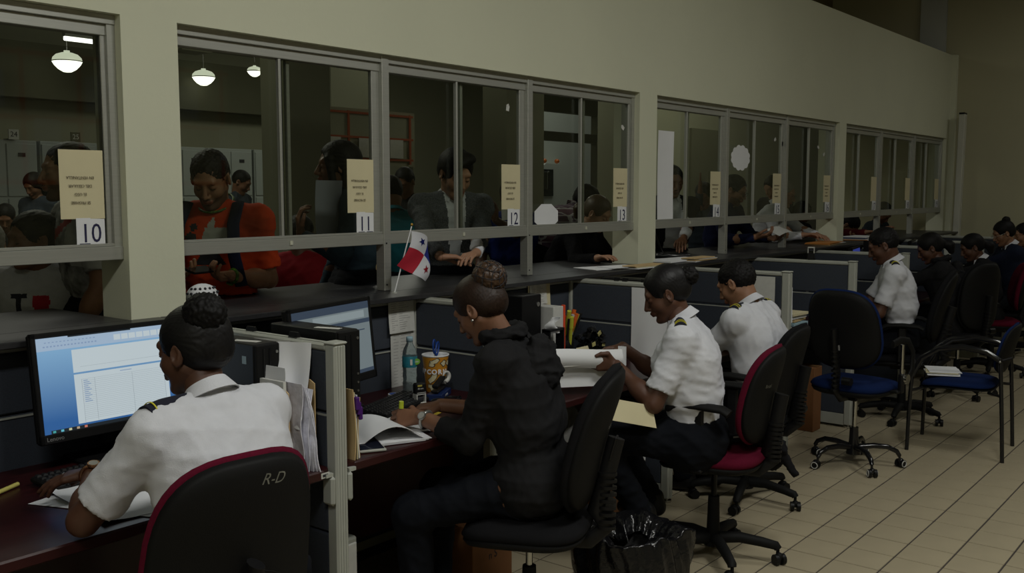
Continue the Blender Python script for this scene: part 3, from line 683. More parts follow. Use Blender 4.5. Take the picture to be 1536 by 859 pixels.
# ================================================ cubicles
PX = [0.90, 2.12, 3.33, 4.62, 5.78, 6.93, 8.13, 9.33, 10.53, 11.73]
PN = ['nearest, left of the first desk', 'with the white papers and the near light grey post', 'behind the woman with the netted bun', 'with the long white sheet hanging from clips', 'right behind the man with the crew cut', 'with the self-inking stamp clipped on its top', 'right of the far man in a white shirt', 'fourth from the far end', 'third from the far end', 'last before the end wall']
PYF = {2: 2.80, 3: 2.62}; YR = 3.275; YP = 2.45; ZP = 1.2; ZD = .79
def post(parent, x, y, z0, z1, s=.052, base=(0, 0, 0)):
    mb = MB(); mb.box((x-base[0], y-base[1], (z0+z1)/2-base[2]), (s, s, z1-z0), bev=.007)
    for d in (-.3, 0, .3): mb.box((x-base[0]+d*s*.7, y-base[1]-s/2, (z0+z1)/2-base[2]), (.0035, .004, z1-z0-.01))
    p = mb.build('post', M_rail, parent)
    MB().box((x-base[0], y-base[1], z1+.004-base[2]), (s+.006, s+.006, .009), bev=.004).build('cap', M_rail, p); return p
YP0 = YP
for i, x in enumerate(PX):
    YP = PYF.get(i, YP0)
    t = thing('cubicle_partition', 'slate grey side partition '+PN[i], 'partition', (x, YP, 0), 0, 'cubicle side partitions')
    L = YR-YP; b = (x, YP, 0)
    post(t, x, YP, 0.02, ZP, base=b); 
    for nm, z0, z1 in (('upper_panel', .972, ZP-.026), ('middle_panel', .56, .966), ('lower_panel', .10, .554)):
        MB().box((0, L/2, (z0+z1)/2), (.040, L-.055, z1-z0), bev=.006).build(nm, M_fabric, t)
    MB().box((0, L/2, ZP-.012), (.046, L-.05, .024), bev=.006).box((0, L/2, ZP+.001), (.018, L-.05, .004)).build('top_rail', M_rail, t)
    MB().box((0, L/2, .96), (.043, L-.055, .006)).build('joint_strip', M_rail, t)
    MB().box((0, L/2, .06), (.046, L-.05, .08)).build('kick_rail', M_rail, t)
    MB().cyl((0, 0, 0.0), (0, 0, .012), .028, n=16).cyl((0, 0, .01), (0, 0, .03), .01).build('foot', M_chrome, t)
YP = YP0
bays = [(PX[k], PX[k+1]) for k in range(len(PX)-1)]
BN = ['behind the first monitor', 'behind the desk with the water bottle', 'behind the cup of pens', 'behind the long white sheet', 'behind the self-inking stamp', 'beside the far man in the white shirt', 'in the third bay from the far end', 'in the second bay from the far end', 'in the last bay at the end wall']
for i, (a, b) in enumerate(bays):
    t = thing('cubicle_partition', 'slate grey rear partition '+BN[i], 'partition', ((a+b)/2, YR, 0), 0, 'cubicle rear partitions')
    L = b-a
    for nm, z0, z1 in (('upper_panel', .972, ZP-.026), ('middle_panel', .56, .966), ('lower_panel', .10, .554)):
        MB().box((0, 0.002, (z0+z1)/2), (L-.07, .040, z1-z0), bev=.006).build(nm, M_fabric, t)
    MB().box((0, 0, ZP-.012), (L-.066, .046, .024), bev=.006).box((0, 0, ZP+.001), (L-.07, .016, .004)).build('top_rail', M_rail, t)
    MB().box((0, -.001, .96), (L-.07, .043, .006)).build('joint_strip', M_rail, t)
    post(t, b, YR, 0.0, ZP, s=.062, base=((a+b)/2, YR, 0))
# desks
DN = ['with the keyboard at the left edge of the picture', 'with the open white sheaf and the water bottle', 'with the cup of pens and highlighters', 'in front of the man with the crew cut', 'behind the empty blue swivel chair', 'in front of the far man in the white shirt', 'in the third bay from the end wall', 'in the second bay from the end wall', 'in the bay at the end wall']
for i, (a, b) in enumerate(bays):
    t = thing('desk', 'mahogany-coloured desk '+DN[i], 'desk', ((a+b)/2, YP, 0), 0, 'desks in the cubicles')
    L = b-a-.060; c = .035
    poly = [(-L/2, .805), (-L/2, .0+c), (-L/2+c*.3, c*.3), (-L/2+c, 0), (L/2-c, 0), (L/2-c*.3, c*.3), (L/2, c), (L/2, .805)]
    MB().prism(poly, .026, None, (0, -.01, ZD-.013)).build('desktop', M_mahog, t)
    MB().box((0, -.008, ZD-.016), (L-.07, .012, .034), bev=.005).build('edge_strip', M_mahoge, t)
    MB().box((0, .55, .50), (L-.02, .018, .50)).build('modesty_panel', M_mahoge, t)
    for s_ in (-1, 1): MB().box((s_*(L/2-.02), .40, .72), (.03, .6, .05)).build('cantilever', M_rail, t)
    for s_ in (-1, 1):
        mb = MB(); mb.box((s_*(L/2-.008), -.002, .715), (.020, .055, .10), bev=.009).box((s_*(L/2-.02), .0, .77), (.03, .04, .012)); mb.build('bracket', M_rail, t)
    MB().box((L/2-.035, -.0145, ZD-.016), (.034, .002, .018)).build('asset_sticker', mat('asset_sticker_white', (.5, .5, .46)), t)
    MB().box((L/2-.035, -.0160, ZD-.016), (.022, .001, .008)).build('asset_print', M_ink, t)
# ================================================ computers
def monitor(loc, rz, tilt, w_, h_, label, screen):
    t = thing('monitor', label, 'monitor', loc, rz, None); R = rotm(rx=-tilt); zc = .10+h_/2
    P0 = Vector((0, .0, zc))
    MB().box(P0+R @ Vector((0, .018, 0)), (w_, .030, h_), R, bev=.008).build('housing', M_blackm, t)
    be = MB(); b = .017
    for c, d in (((0, -.0, h_/2-b/2), (w_, .012, b)), ((0, 0, -h_/2+.016), (w_, .012, .032)), ((-w_/2+b/2, 0, 0), (b, .012, h_)), ((w_/2-b/2, 0, 0), (b, .012, h_))):
        be.box(P0+R @ Vector(c), d, R, bev=.003)
    be.build('bezel', M_blackp, t)
    MB().box((0, .07, .19), (.07, .03, .30), bev=.01).build('stand_column', M_blackp, t)
    MB().box((0, .05, .008), (.26, .20, .016), bev=.006).build('stand_foot', M_blackp, t)
    sw, sh = w_-2*b, h_-b-.032; sc = P0+R @ Vector((0, -.0012, (.032-b)/2))
    s = MB().box(sc, (sw, .002, sh), R).build('screen', screen['bg'], t)
    def rect(x0, y0, x1, y1, m, lift=.0016, name='screen_area'):
        # fractions of the screen, y up
        c = sc+R @ Vector(((x0+x1-1)/2*sw, -lift, (y0+y1-1)/2*sh)); return MB().box(c, (abs(x1-x0)*sw, .0004, abs(y1-y0)*sh), R)
    return t, s, R, sc, sw, sh, rect
def emat(name, rgb, st=1.0): return mat(name, (0.01, 0.01, 0.01), .3, emit=rgb, estr=st)
def sky_screen():
    m = emat('blue_gradient_screen', (.10, .26, .52), 1.0); nt = m.node_tree; b = nt.nodes['Principled BSDF']
    tc = nt.nodes.new('ShaderNodeTexCoord'); sp = nt.nodes.new('ShaderNodeSeparateXYZ'); r = nt.nodes.new('ShaderNodeValToRGB')
    nt.links.new(tc.outputs['Generated'], sp.inputs[0]); nt.links.new(sp.outputs['Z'], r.inputs[0]); nt.links.new(r.outputs[0], b.inputs['Emission Color'])
    r.color_ramp.elements[0].position = .12; r.color_ramp.elements[0].color = (.025, .10, .28, 1); r.color_ramp.elements[1].position = .85; r.color_ramp.elements[1].color = (.18, .34, .52, 1); return m
t, s, R, sc, sw, sh, rect = monitor((1.715, 3.10, ZD), 0.0, .12, .56, .358, 'large black monitor showing a blank document table on a blue screen', dict(bg=sky_screen()))
E_pg = emat('page_white', (.45, .52, .55), 1); E_rib = emat('ribbon_pale_blue', (.30, .40, .52), 1); E_ln = emat('page_lines', (.22, .26, .29), 1); E_dk = emat('taskbar_dark', (.01, .015, .02), 1); E_pgm = emat('menu_marks', (.20, .28, .42), 1)
rect(0, .865, 1, 1.0, E_rib).build('toolbar', E_rib, s)
rect(0.2, .985, .62, 1.0, E_dk, .002).build('title_bar', E_dk, s)
rect(.215, .60, .86, .845, E_pg).build('upper_page', E_pg, s)
rect(.215, .055, .86, .580, E_pg).build('lower_page', E_pg, s)
mb = MB()
for k in range(22):
    y = .52-.0205*k; r_ = rect(.26, y, .83, y+.0018, None, .0020); mb.add(r_.v, r_.f)
for x in (.26, .345, .60, .83): r_ = rect(x, .06, x+.0015, .522, None, .0020); mb.add(r_.v, r_.f)
r_ = rect(.26, .655, .82, .657, None, .0020); mb.add(r_.v, r_.f)
tag(mb.build('table_lines', E_ln, s), kind='stuff')
mb = MB()
for k in range(12): r_ = rect(.272, .497-.0205*k+.004, .30+.01*(k % 3), .497-.0205*k+.012, None, .0022); mb.add(r_.v, r_.f)
r_ = rect(.52, .548, .60, .556, None, .0022); mb.add(r_.v, r_.f)
for k in range(16): r_ = rect(.04+.022*k, .90, .052+.022*k, .915, None, .0022); mb.add(r_.v, r_.f)
for k in range(14): r_ = rect(.05+.024*k, .945, .062+.024*k, .955, None, .0022); mb.add(r_.v, r_.f)
tag(mb.build('menu_marks', E_pgm, s), kind='stuff')
for k in range(7):
    o = rect(.50+.052*k, .895, .545+.052*k, .955, None, .0022).build('style_button', E_pg, s)
rect(.04, .0, 1.0, .035, E_dk, .0022).build('taskbar', E_dk, s)
for k, c in enumerate([(.05, .3, .3), (.1, .4, .5), (.5, .5, .3), (.4, .3, .2), (.5, .15, .1)]):
    e_ = emat('task_icon_%s' % 'abcde'[k], c, 1); rect(.05+.05*k, .007, .068+.05*k, .03, None, .0028).build('task_icon', e_, s)
text('Lenovo', .019, mat('grey_logo', (.20, .20, .20), .4), t, Vector((0, 0, 0))+Vector((0, .0, .10+.179))+R @ Vector((-.232, -.0068, -.179+.016)), R @ FACE_STAFF, 'maker_name')
t2, s, R, sc, sw, sh, rect = monitor((2.51, 2.905, ZD), math.radians(13), .10, .53, .335, 'black monitor with a grey spreadsheet, in front of the clipped sheets', dict(bg=emat('grey_screen', (.13, .16, .17), 1)))
t2.location.z = ZD+.045
E_g2 = emat('grey_window', (.20, .24, .25), 1); E_n2 = emat('navy_bar', (.03, .045, .07), 1)
rect(0, .90, 1, 1, None).build('title_bar', E_n2, s); rect(.25, .78, .93, .88, None).build('toolbar', E_g2, s); rect(.3, .70, 1, .76, None).build('menu_bar', E_n2, s); rect(.55, .60, .92, .615, None).build('text_line', E_n2, s); rect(0, .0, 1, .05, None).build('taskbar', E_n2, s)
def tower(loc, rz, label, h_=.31, d_=.36, w_=.10):
    t = thing('computer_tower', label, 'computer', loc, rz)
    MB().box((0, d_/2, h_/2), (w_, d_, h_), bev=.004).build('case', M_blackp, t)
    MB().box((0, -.006, h_/2), (w_-.004, .012, h_-.004), bev=.004).build('front_panel', M_blackm, t)
    MB().box((-.018, -.013, h_/2+.03), (.006, .003, h_*.7)).build('groove', M_blackgl, t); MB().box((.006, -.013, h_/2+.03), (.006, .003, h_*.7)).build('groove', M_blackgl, t)
    MB().box((-.012, -.0135, .020), (.05, .004, .010), rotm(ry=-.12)).build('red_strip', mat('red_lamp_strip', (.30, .01, .02), .4), t)
    MB().cyl((.034, -.012, h_-.03), (.034, -.015, h_-.03), .005, n=12).build('power_button', M_steel, t)
    for k in range(3): MB().cyl((.034, -.012, .09+.03*k), (.034, -.0145, .09+.03*k), .004, n=10).build('audio_jack', M_steel, t)
    for k in range(3): MB().box((-.030, -.0125, .11-.025*k), (.008, .003, .012)).build('port', M_ink, t)
    MB().box((-w_/2-.0006, .05, h_-.055), (.001, .022, .026)).build('processor_sticker', mat('pale_blue_sticker', (.25, .33, .36), .4), t)
    MB().box((-.01, .09, h_+.0006), (.028, .10, .001), rotm(rz=.3)).build('top_label', M_paper2, t)
    return t
def ups(loc, label, h_):
    t = thing('power_supply_box', label, 'electrical box', loc)
    MB().box((0, .15, h_/2), (.105, .31, h_), bev=.006).build('case', M_blackm, t); MB().box((0, -.004, h_*.55), (.085, .008, h_*.7), bev=.003).build('front_panel', M_blackp, t)
    MB().cyl((.0, -.008, h_*.7), (.0, -.011, h_*.7), .008, n=12).build('switch', M_steel, t)
ups((1.985, 2.66, ZD), 'black power box under the computer tower of the first desk', .11)
tower((1.985, 2.64, ZD+.11), 0, 'black computer tower left of the papers and folders, on the first desk', .30)
ups((2.245, 2.56, ZD), 'black power box under the computer tower right of the near post', .13)
tower((2.245, 2.53, ZD+.13), 0, 'black computer tower behind the near partition, rising above its rail', .305)
key_me = None
def keyboard(loc, rz, label, w_=.45, d_=.155):
    t = thing('keyboard', label, 'keyboard', loc, rz)
    R = rotm(rx=.07); MB().box((0, 0, .014), (w_, d_, .018), R, bev=.005).build('base', M_blackm, t)
    km = mat('black_keys', (.016, .016, .017), .3); cells = []
    for r in range(6):
        y = d_/2-.020-.0235*r-(0 if r == 0 else .004); n = 15 if r < 5 else 0
        if n:
            for k in range(n): cells.append((-w_/2+.017+k*.0205, y, .0165))
            for k in range(3): cells.append((w_/2-.105+.021*k+.0, y, .0165)) if r != 3 else None
            if r: 
                for k in range(1 if r == 4 else 2): cells.append((w_/2-.037+.020*k, y, .0165))
        else:
            for x, ww in ((-.205, .022), (-.178, .022), (-.151, .022), (-.075, .115), (.0, .022), (.03, .022), (.06, .022)): cells.append((x, y, ww))
            for k in range(3): cells.append((w_/2-.105+.021*k, y, .0165))
    meshes = {}
    for x, y, ww in cells:
        if ww not in meshes:
            a, b, c_ = ww/2, .0085, .006
            P_ = [(-a, -b, 0), (a, -b, 0), (a, b, 0), (-a, b, 0), (-a+.003, -b+.003, c_), (a-.003, -b+.003, c_), (a-.003, b-.003, c_), (-a+.003, b-.003, c_)]
            me = bpy.data.meshes.new('key'); me.from_pydata(P_, [], [(4, 5, 6, 7), (0, 1, 5, 4), (1, 2, 6, 5), (2, 3, 7, 6), (3, 0, 4, 7)]); me.materials.append(km); meshes[ww] = me
        o = bpy.data.objects.new('key', meshes[ww]); link(o, t); o.location = (x, y, .0245+y*.07); o.rotation_euler = (.07, 0, 0)
    return t
keyboard((1.60, 2.96, ZD), math.radians(4), 'black keyboard under the hand of the woman at the first desk')
keyboard((2.86, 2.93, ZD), math.radians(18), 'black keyboard behind the open sheaf and the green highlighter', w_=.43)
# ================================================ chairs
def pad_mesh(w_, h_, front, back, curv=0.0, ex=3.2, n=40, taper=0.0, rings=7, lumbar=0.0):
    """cushion-like solid: local x across, z up (centre 0), +y front. returns verts, faces"""
    P = []; F = []
    def pt(r, t, side):
        c, s = math.cos(t), math.sin(t); x = math.copysign(abs(c)**(2/ex), c)*w_/2*r; z = math.copysign(abs(s)**(2/ex), s)*h_/2*r
        x *= 1-taper*(z/h_+.5)
        prof = (1-r**5)**.5 if r < 1 else 0
        y = (front if side > 0 else -back)*prof+curv*(x*2/w_)**2+lumbar*math.cos(PI*z/h_)
        return (x, y, z)
    rr = [i/rings for i in range(1, rings)]+[.95, 1.0]
    idx = {}
    for side in (1, -1):
        P.append(pt(0.0001, 0, side)); idx[(side, 'c')] = len(P)-1
        for ri, r in enumerate(rr):
            if r == 1.0 and side == -1:
                idx[(side, ri)] = idx[(1, ri)]; continue
            idx[(side, ri)] = len(P); P += [pt(r, 2*PI*k/n, side) for k in range(n)]
        a = idx[(side, 0)]
        for k in range(n):
            f = (idx[(side, 'c')], a+k, a+(k+1) % n); F.append(f if side < 0 else f[::-1])
        for ri in range(len(rr)-1):
            a, b = idx[(side, ri)], idx[(side, ri+1)]
            for k in range(n):
                f = (a+k, b+k, b+(k+1) % n, a+(k+1) % n); F.append(f if side < 0 else f[::-1])
    return P, F
def seat_pad(w_, d_, top, bot, ex=3.4, front_drop=.03):
    P, F = pad_mesh(w_, d_, top, bot, 0, ex)
    Q = [(z, x, y-front_drop*max(0, z/d_*2)**3) for x, y, z in P]      # x forward, y left, z up
    return Q, F
def swivel_chair(loc, rz, label, cush=M_blackup, seatz=.53, back=(.44, .52), backz=.86, rec=.16, arms=True, base='plastic', spin=0.3, sticker=False, backm=None, armpad=True, white=False, taper=.10, rod=M_chrome, seatm=None, bx=-.20, knob=True):
    t = thing('swivel_chair', label, 'chair', loc, rz, None); BM = M_blackgl if base == 'gloss' else M_blackm
    P, F = seat_pad(.48, .47, .040, .038); MB().add([(x, y, z+seatz-.035) for x, y, z in P], F, True).build('seat', seatm or cush, t)
    P, F = seat_pad(.47, .46, .012, .042); MB().add([(x, y, z+seatz-.055) for x, y, z in P], F, True).build('seat_shell', M_blackm, t)
    R = Matrix.Rotation(-rec, 3, 'Y')
    def bt(P_, dx): return [tuple(R @ Vector((y+dx, x, z))+Vector((bx, 0, backz))) for x, y, z in P_]
    P, F = pad_mesh(back[0], back[1], .045, .020, .045, 3.0, taper=taper, lumbar=.018); MB().add(bt(P, 0), [f[::-1] for f in F], True).build('backrest', cush, t)
    P, F = pad_mesh(back[0]*.965, back[1]*.965, .0, .036, .045, 3.0, taper=taper, lumbar=.018); sh = MB().add(bt(P, -.010), [f[::-1] for f in F], True).build('back_shell', backm or M_blackm, t)
    rb = MB()
    for k in range(26): rb.cyl(R @ Vector((.018, -.10+0, -.2+.0*k)), R @ Vector((.018, -.1, -.2)), .001, n=3) if False else None
    # upright bar, bent forward under the seat, ribbed sleeve
    pts = [R @ Vector((-.062, 0, .02))+Vector((bx, 0, backz)), R @ Vector((-.066, 0, -.12))+Vector((bx, 0, backz)), R @ Vector((-.060, 0, -.27))+Vector((bx, 0, backz)), Vector((bx-.03, 0, seatz-.04)), Vector((bx+.03, 0, seatz-.095)), Vector((-.02, 0, seatz-.10))]
    MB().tube(pts, .016, n=10, ry=.032, up=(0, 1, 0)).build('back_support', M_blackp, t)
    for k in range(9):
        p = pts[1].lerp(pts[3], k/8); MB().tube([p-Vector((0, 0, .006)), p+Vector((0, 0, .006))], .021, n=10, ry=.037, up=(0, 1, 0)).build('sleeve_rib', M_blackp, t) if k < 9 else None
    MB().box((-.01, 0, seatz-.105), (.20, .13, .045), bev=.01).build('tilt_mechanism', M_blackp, t)
    if knob: 
        kb = MB().cyl((bx-.03, -.045, seatz+.02), (bx-.03, -.10, seatz+.02), .024, .024, n=14); kb.build('height_knob', M_blackp, t)
    MB().tube([(.04, -.05, seatz-.11), (.05, -.14, seatz-.115), (.05, -.20, seatz-.12)], .006, n=6).build('lever', M_blackp, t)
    MB().cyl((0, 0, .20), (0, 0, seatz-.11), .0135, n=14).build('gas_rod', rod, t)
    MB().cyl((0, 0, .085), (0, 0, .24 if base == 'gloss' else .30), .032, .026, n=18).build('column', BM, t)
    MB().cyl((0, 0, .07), (0, 0, .125), .045, .038, n=18).build('hub', BM, t)
    for k in range(5):
        a = spin+2*PI*k/5; c, s = math.cos(a), math.sin(a)
        if base == 'gloss': pr = [(.03, .115), (.12, .128), (.20, .125), (.255, .100), (.272, .072)]; ra, rb2 = .016, .013
        else: pr = [(.03, .105), (.12, .112), (.22, .098), (.285, .085), (.292, .072)]; ra, rb2 = .024, .019
        arm = MB().tube([(c*r, s*r, z) for r, z in pr], [ra*1.2, ra*1.1, ra, ra*.9, ra*.8], n=8).build('base_arm', BM, t)
        cx, cy = c*pr[-1][0], s*pr[-1][0]; ca = a+1.9+k*.9; ax = Vector((math.cos(ca), math.sin(ca), 0)); tx = Vector((-ax.y, ax.x, 0)); o_ = Vector((cx, cy, 0))+tx*.012
        MB().cyl(o_+Vector((0, 0, .025))-ax*.026, o_+Vector((0, 0, .025))-ax*.008, .025, n=16).cyl(o_+Vector((0, 0, .025))+ax*.008, o_+Vector((0, 0, .025))+ax*.026, .025, n=16).build('caster', M_blackp, arm)
        MB().sphere(o_+Vector((0, 0, .038)), (.020, .020, .020), 10, 6).cyl(o_+Vector((0, 0, .04))-tx*.012, Vector((cx, cy, .075)), .008, n=8).build('caster_fork', BM, arm)
        if white:
            for s2 in (-1, 1):
                q = MB(); q.tube([o_+Vector((0, 0, .025))+ax*s2*.0265+(tx*math.cos(2*PI*j/16)+Vector((0, 0, 1))*math.sin(2*PI*j/16))*.019 for j in range(16)], .0032, n=6, closed=True); q.build('white_ring', mat('white_tyre_ring', (.5, .5, .47), .5), arm)
    if arms:
        for s_ in (-1, 1):
            y = s_*.265; m_ = MB(); m_.box((-.0, y, seatz+.085), (.055, .022, .26), bev=.008); m_.box((0, s_*.20, seatz-.06), (.05, .16, .016), bev=.005)
            br = m_.build('arm_bracket', M_blackp, t)
            MB().tube([(-.14, y, seatz+.205), (-.11, y, seatz+.222), (0, y, seatz+.228), (.10, y, seatz+.222), (.135, y, seatz+.205)], .017, n=12, ry=.038, up=(0, 0, 1)).build('armrest', M_blackm, t)
    return t, R, sh
from mathutils.bvhtree import BVHTree
def writing(chair, R, body, size, u, v, m, bx=-.20, backz=.86, off=0, rot=0.0, shell=None, **k):
    # scratched or printed on the rear of the shell; u to the viewer's right seen from behind
    B = Matrix(((0, 0, -1), (-1, 0, 0), (0, 1, 0)))     # text x -> -y, text y -> z, normal -> -x
    o = text(body, size, m, chair, R @ Vector((-.3, -u, v))+Vector((bx, 0, backz)), R @ B @ Matrix.Rotation(rot, 3, 'Z'), **k)
    if shell is not None:
        me = shell.data; bv = BVHTree.FromPolygons([x.co for x in me.vertices], [tuple(p.vertices) for p in me.polygons]); d = R @ Vector((1, 0, 0))
        for x in o.data.vertices:
            h_ = bv.ray_cast(x.co, d)
            if h_[0] is not None: x.co = h_[0]-d*.0008
    return o
def visitor_chair(loc, rz, label):
    t = thing('visitor_chair', label, 'chair', loc, rz)
    P, F = seat_pad(.47, .45, .030, .020, ex=4); MB().add([(x, y, z+.455) for x, y, z in P], F, True).build('seat', M_blueup, t)
    P, F = seat_pad(.475, .455, .004, .014, ex=4); MB().add([(x, y, z+.437) for x, y, z in P], F, True).build('seat_shell', M_blackm, t)
    R = Matrix.Rotation(-.26, 3, 'Y')
    def bt(P_, dx): return [tuple(R @ Vector((y+dx, x, z))+Vector((-.285, 0, .70))) for x, y, z in P_]
    P, F = pad_mesh(.44, .33, .028, .010, .04, 3.2, taper=.05); MB().add(bt(P, 0), [f[::-1] for f in F], True).build('backrest', M_blueup, t)
    P, F = pad_mesh(.445, .335, .0, .022, .04, 3.2, taper=.05); MB().add(bt(P, -.008), [f[::-1] for f in F], True).build('back_shell', M_blackm, t)
    for s in (-1, 1):
        y = s*.245
        MB().tube([(-.30, y, .0), (-.285, y, .30), (-.265, y, .62), (-.262, y, .66)], .0125, n=10, ry=.0125).build('leg', M_blackgl, t)
        MB().tube([(.27, y, .0), (.265, y, .30), (.255, y, .50)], .0125, n=10).build('leg', M_blackgl, t)
        MB().tube([(-.262, y, .645), (-.18, y, .695), (-.04, y, .715), (.10, y, .690), (.20, y, .620), (.255, y, .50)], .012, n=10, ry=.020, up=(0, 1, 0)).build('arm_loop', M_blackgl, t)
        MB().tube([(-.27, y, .645), (-.32, s*.20, .66)], .010, n=8).build('back_bracket', M_blackp, t)
    MB().tube([(.262, -.245, .40), (.20, -.2, .415), (.20, .2, .415), (.262, .245, .40)], .010, n=8).build('cross_bar', M_blackgl, t)
    MB().tube([(-.278, -.245, .42), (-.20, -.2, .425), (-.20, .2, .425), (-.278, .245, .42)], .010, n=8).build('cross_bar', M_blackgl, t)
    for s in (-1, 1): MB().sphere((-.262, s*.258, .64), .008, 8, 6).build('bolt', M_steel, t)
    return t
CH = mat('chalk_scratch', (.32, .32, .27), .8)
# ================================================ staff at the desks
JACK = cloth('black_jacket_cloth', (0.013, 0.013, 0.014)); CHAR = cloth('charcoal_fleece', (0.018, 0.018, 0.019))
H1 = mat('black_hair_sheen', (0.006, 0.0055, 0.006), 0.48, spec=.3, var=.3, scale=60, stretch=(1, 6, 1))
w1 = person('woman in a white uniform shirt with a low bun, typing at the nearest desk', (0, 0), 94, lean=(4, 14, 26), head=(10, 14, 0), skn=SK_D, hair='bun', hairm=H1, fem=True, scale=1.04,
    hands=((1.375, 2.63, .905), (1.80, 2.70, .875)), poles=((-.75, -.45, -.65), (.6, -.4, -.7)), palm=((0, .1, -1), (0, 0, -1)), handdir=((-.62, .75, -.22), (-.3, .95, -.15)), curl=((.15, .20, .28, .35), .3), top=W_SHIRT, fat=1.12, head_at=(1.535, 2.365, 1.262), h=.009, hh=.004, seed=3, amp=.0045, shw=.175)
add_bun(w1, (-.075, .020, .098), .056, H_BLACK, flat=1.1); add_epaulette(w1, 1, stripes=1)
w_ = mat('rose_gold_metal', (.55, .30, .16), .25, .9)
add_watch(w1, 1, w_, name='gold_wristwatch', back=.022)
W_, d_, n_ = w1['tips'][1][:3]; t_ = -np.cross(d_, n_); o_ = W_+d_*.104+t_*.031+n_*.0-w1['base']
mr = MB(); mr.tube([Vector(o_+t_*.0102*math.cos(k*PI/5)+n_*.0102*math.sin(k*PI/5)) for k in range(10)], .0013, n=6, closed=True); mr.build('ring', M_steel, w1['root'])
w2 = person('woman in a black hooded jacket with a netted bun, writing with a green highlighter', (0, 0), 116, lean=(4, 18, 38), head=(34, -14, 0), skn=SK_M, hair='bun', hairm=H_BROWN, fem=True, scale=1.04,
    hands=((2.615, 2.545, .850), (2.815, 2.625, .850)), poles=((-.1, -.75, -.8), (.5, -.1, -.7)), palm=((.75, .35, -.5), (-.1, .1, -1)), handdir=((-.42, .86, -.10), (-.70, .66, -.10)), curl=((.75, .85, .95, 1.0), (.08, .5, .7, .8)), thumbs=((.9, .5), (.5, .2)), top=JACK, sleeve='threequarter', fat=1.15, head_at=(2.755, 2.365, 1.262), h=.009, hh=.004, seed=5, amp=.007, hem=-.10, neckc=False, shw=.175)
def net_bun(I, pos, r):
    b = add_bun(I, pos, r, mat('brown_bun_hair', (.045, .022, .010), .5, var=.4, scale=80)); c = I['T'](*pos)-I['base']; n_ = MB(); R = I['R']
    for k in range(8):
        for sgn in (-1, 1):
            pts = []
            for j in range(14):
                th = .25+j*(PI-.5)/13; a = k*PI/4+sgn*th*1.1; q = V(-math.cos(th), math.sin(th)*math.cos(a), math.sin(th)*math.sin(a))*(r*1.03); pts.append(Vector(c+R @ q))
            n_.tube(pts, .0016, n=4)
    tag(n_.build('net_cord', M_ink, b), kind='stuff')
net_bun(w2, (-.100, 0, .078), .064)
MB().sphere(Vector(w2['T'](.004, .090, -.036)-w2['base']), .006, 10, 8).build('earring', M_chrome, w2['root'])
add_watch(w2, 1, M_steel, back=.035)
def hood(I, m, sz=1.0):
    C7, f, l, d2, d3 = I['C7'], I['f'], I['l'], I['d2'], I['d3']; v = Vol(C7-.32, C7+.28, .009)
    for k in range(12):
        a0 = math.radians(48+k*22.2); a1 = math.radians(48+(k+1)*22.2)
        P_ = lambda a: C7+f*math.cos(a)*.085+l*math.sin(a)*.092+d3*(.052-.018*math.cos(a))-f*.01
        v.rc(P_(a0), P_(a1), .026*sz, k=.02)
    v.ell(C7-f*.100-d2*.085, V(.068, .145, .125)*sz, np.stack([f, l, V(0, 0, 1)], 1), k=.03)
    v.rc(C7-f*.13+l*.05-d2*.10, C7-f*.13-l*.05-d2*.10, .045*sz, k=.03)
    np_mesh('hood', [v.mesh()], [m], I['root'], disp=folds(.010, 21, wl=(.14, .08, .05)))
hood(w2, JACK)
MB().box(Vector(w2['C7']+w2['f']*-.055+w2['l']*.0+V(0, 0, .062)-w2['base']), (.03, .012, .02)).build('white_neck_edge', M_paper, w2['root'])
w3 = person('woman in a white uniform shirt with navy epaulettes, reading a long sheet', (0, 0), 116, lean=(2, 10, 30), head=(26, 8, 0), skn=SK_D, hair='bun', hairm=H1, fem=True, scale=1.04,
    hands=((3.64, 2.33, .930), (3.90, 2.46, .965)), poles=((-.25, -.5, -.9), (.5, .2, -.8)), palm=((.55, .60, .1), (0, -.3, -1)), handdir=((-.62, .70, .15), (-.7, .6, -.1)), curl=(.75, .5), thumbs=((.9, -.3), (.5, .2)), top=W_SHIRT, fat=1.18, head_at=(3.85, 2.2, 1.243), h=.009, hh=.0045, seed=8, amp=.006, shw=.172,
    feet=((3.70, 2.22, .25), (4.05, 2.38, .20)))
add_bun(w3, (-.125, 0, .030), .045); add_bun(w3, (-.092, 0, .030), .038, M_blackup, 'hair_scrunchie', flat=.55)
add_epaulette(w3, 1); add_epaulette(w3, -1)
m4 = person('man with a crew cut in a white uniform shirt, bent over the fourth desk', (0, 0), 90, lean=(2, 14, 34), head=(30, 2, 0), skn=SK_T, hair='crop', top=W_SHIRT, scale=1.04,
    hands=((4.92, 2.74, .87), (5.12, 2.76, .87)), poles=((-.2, -.5, -1), (.3, -.4, -1)), fat=1.1, head_at=(4.953, 2.39, 1.195), h=.011, hh=.005, seed=11, amp=.006, shw=.19)
add_epaulette(m4, 1); add_epaulette(m4, -1)
m5 = person('man in a white shirt holding papers, at the far desk past the empty blue chair', (0, 0), 112, lean=(2, 10, 28), head=(26, 0, 0), skn=SK_D, hair='crop', top=W_SHIRT, scale=1.06,
    hands=((7.22, 2.56, .935), (7.34, 2.68, .935)), poles=((-.3, -.5, -1), (.4, 0, -1)), handdir=((-.4, .8, .1), (-.6, .7, .1)), palm=((.4, .5, .4), (-.4, -.5, .4)), curl=(.6, .6), fat=1.0, head_at=(7.37, 2.386, 1.30), h=.012, hh=.006, seed=12, amp=.006)
add_epaulette(m5, 1)
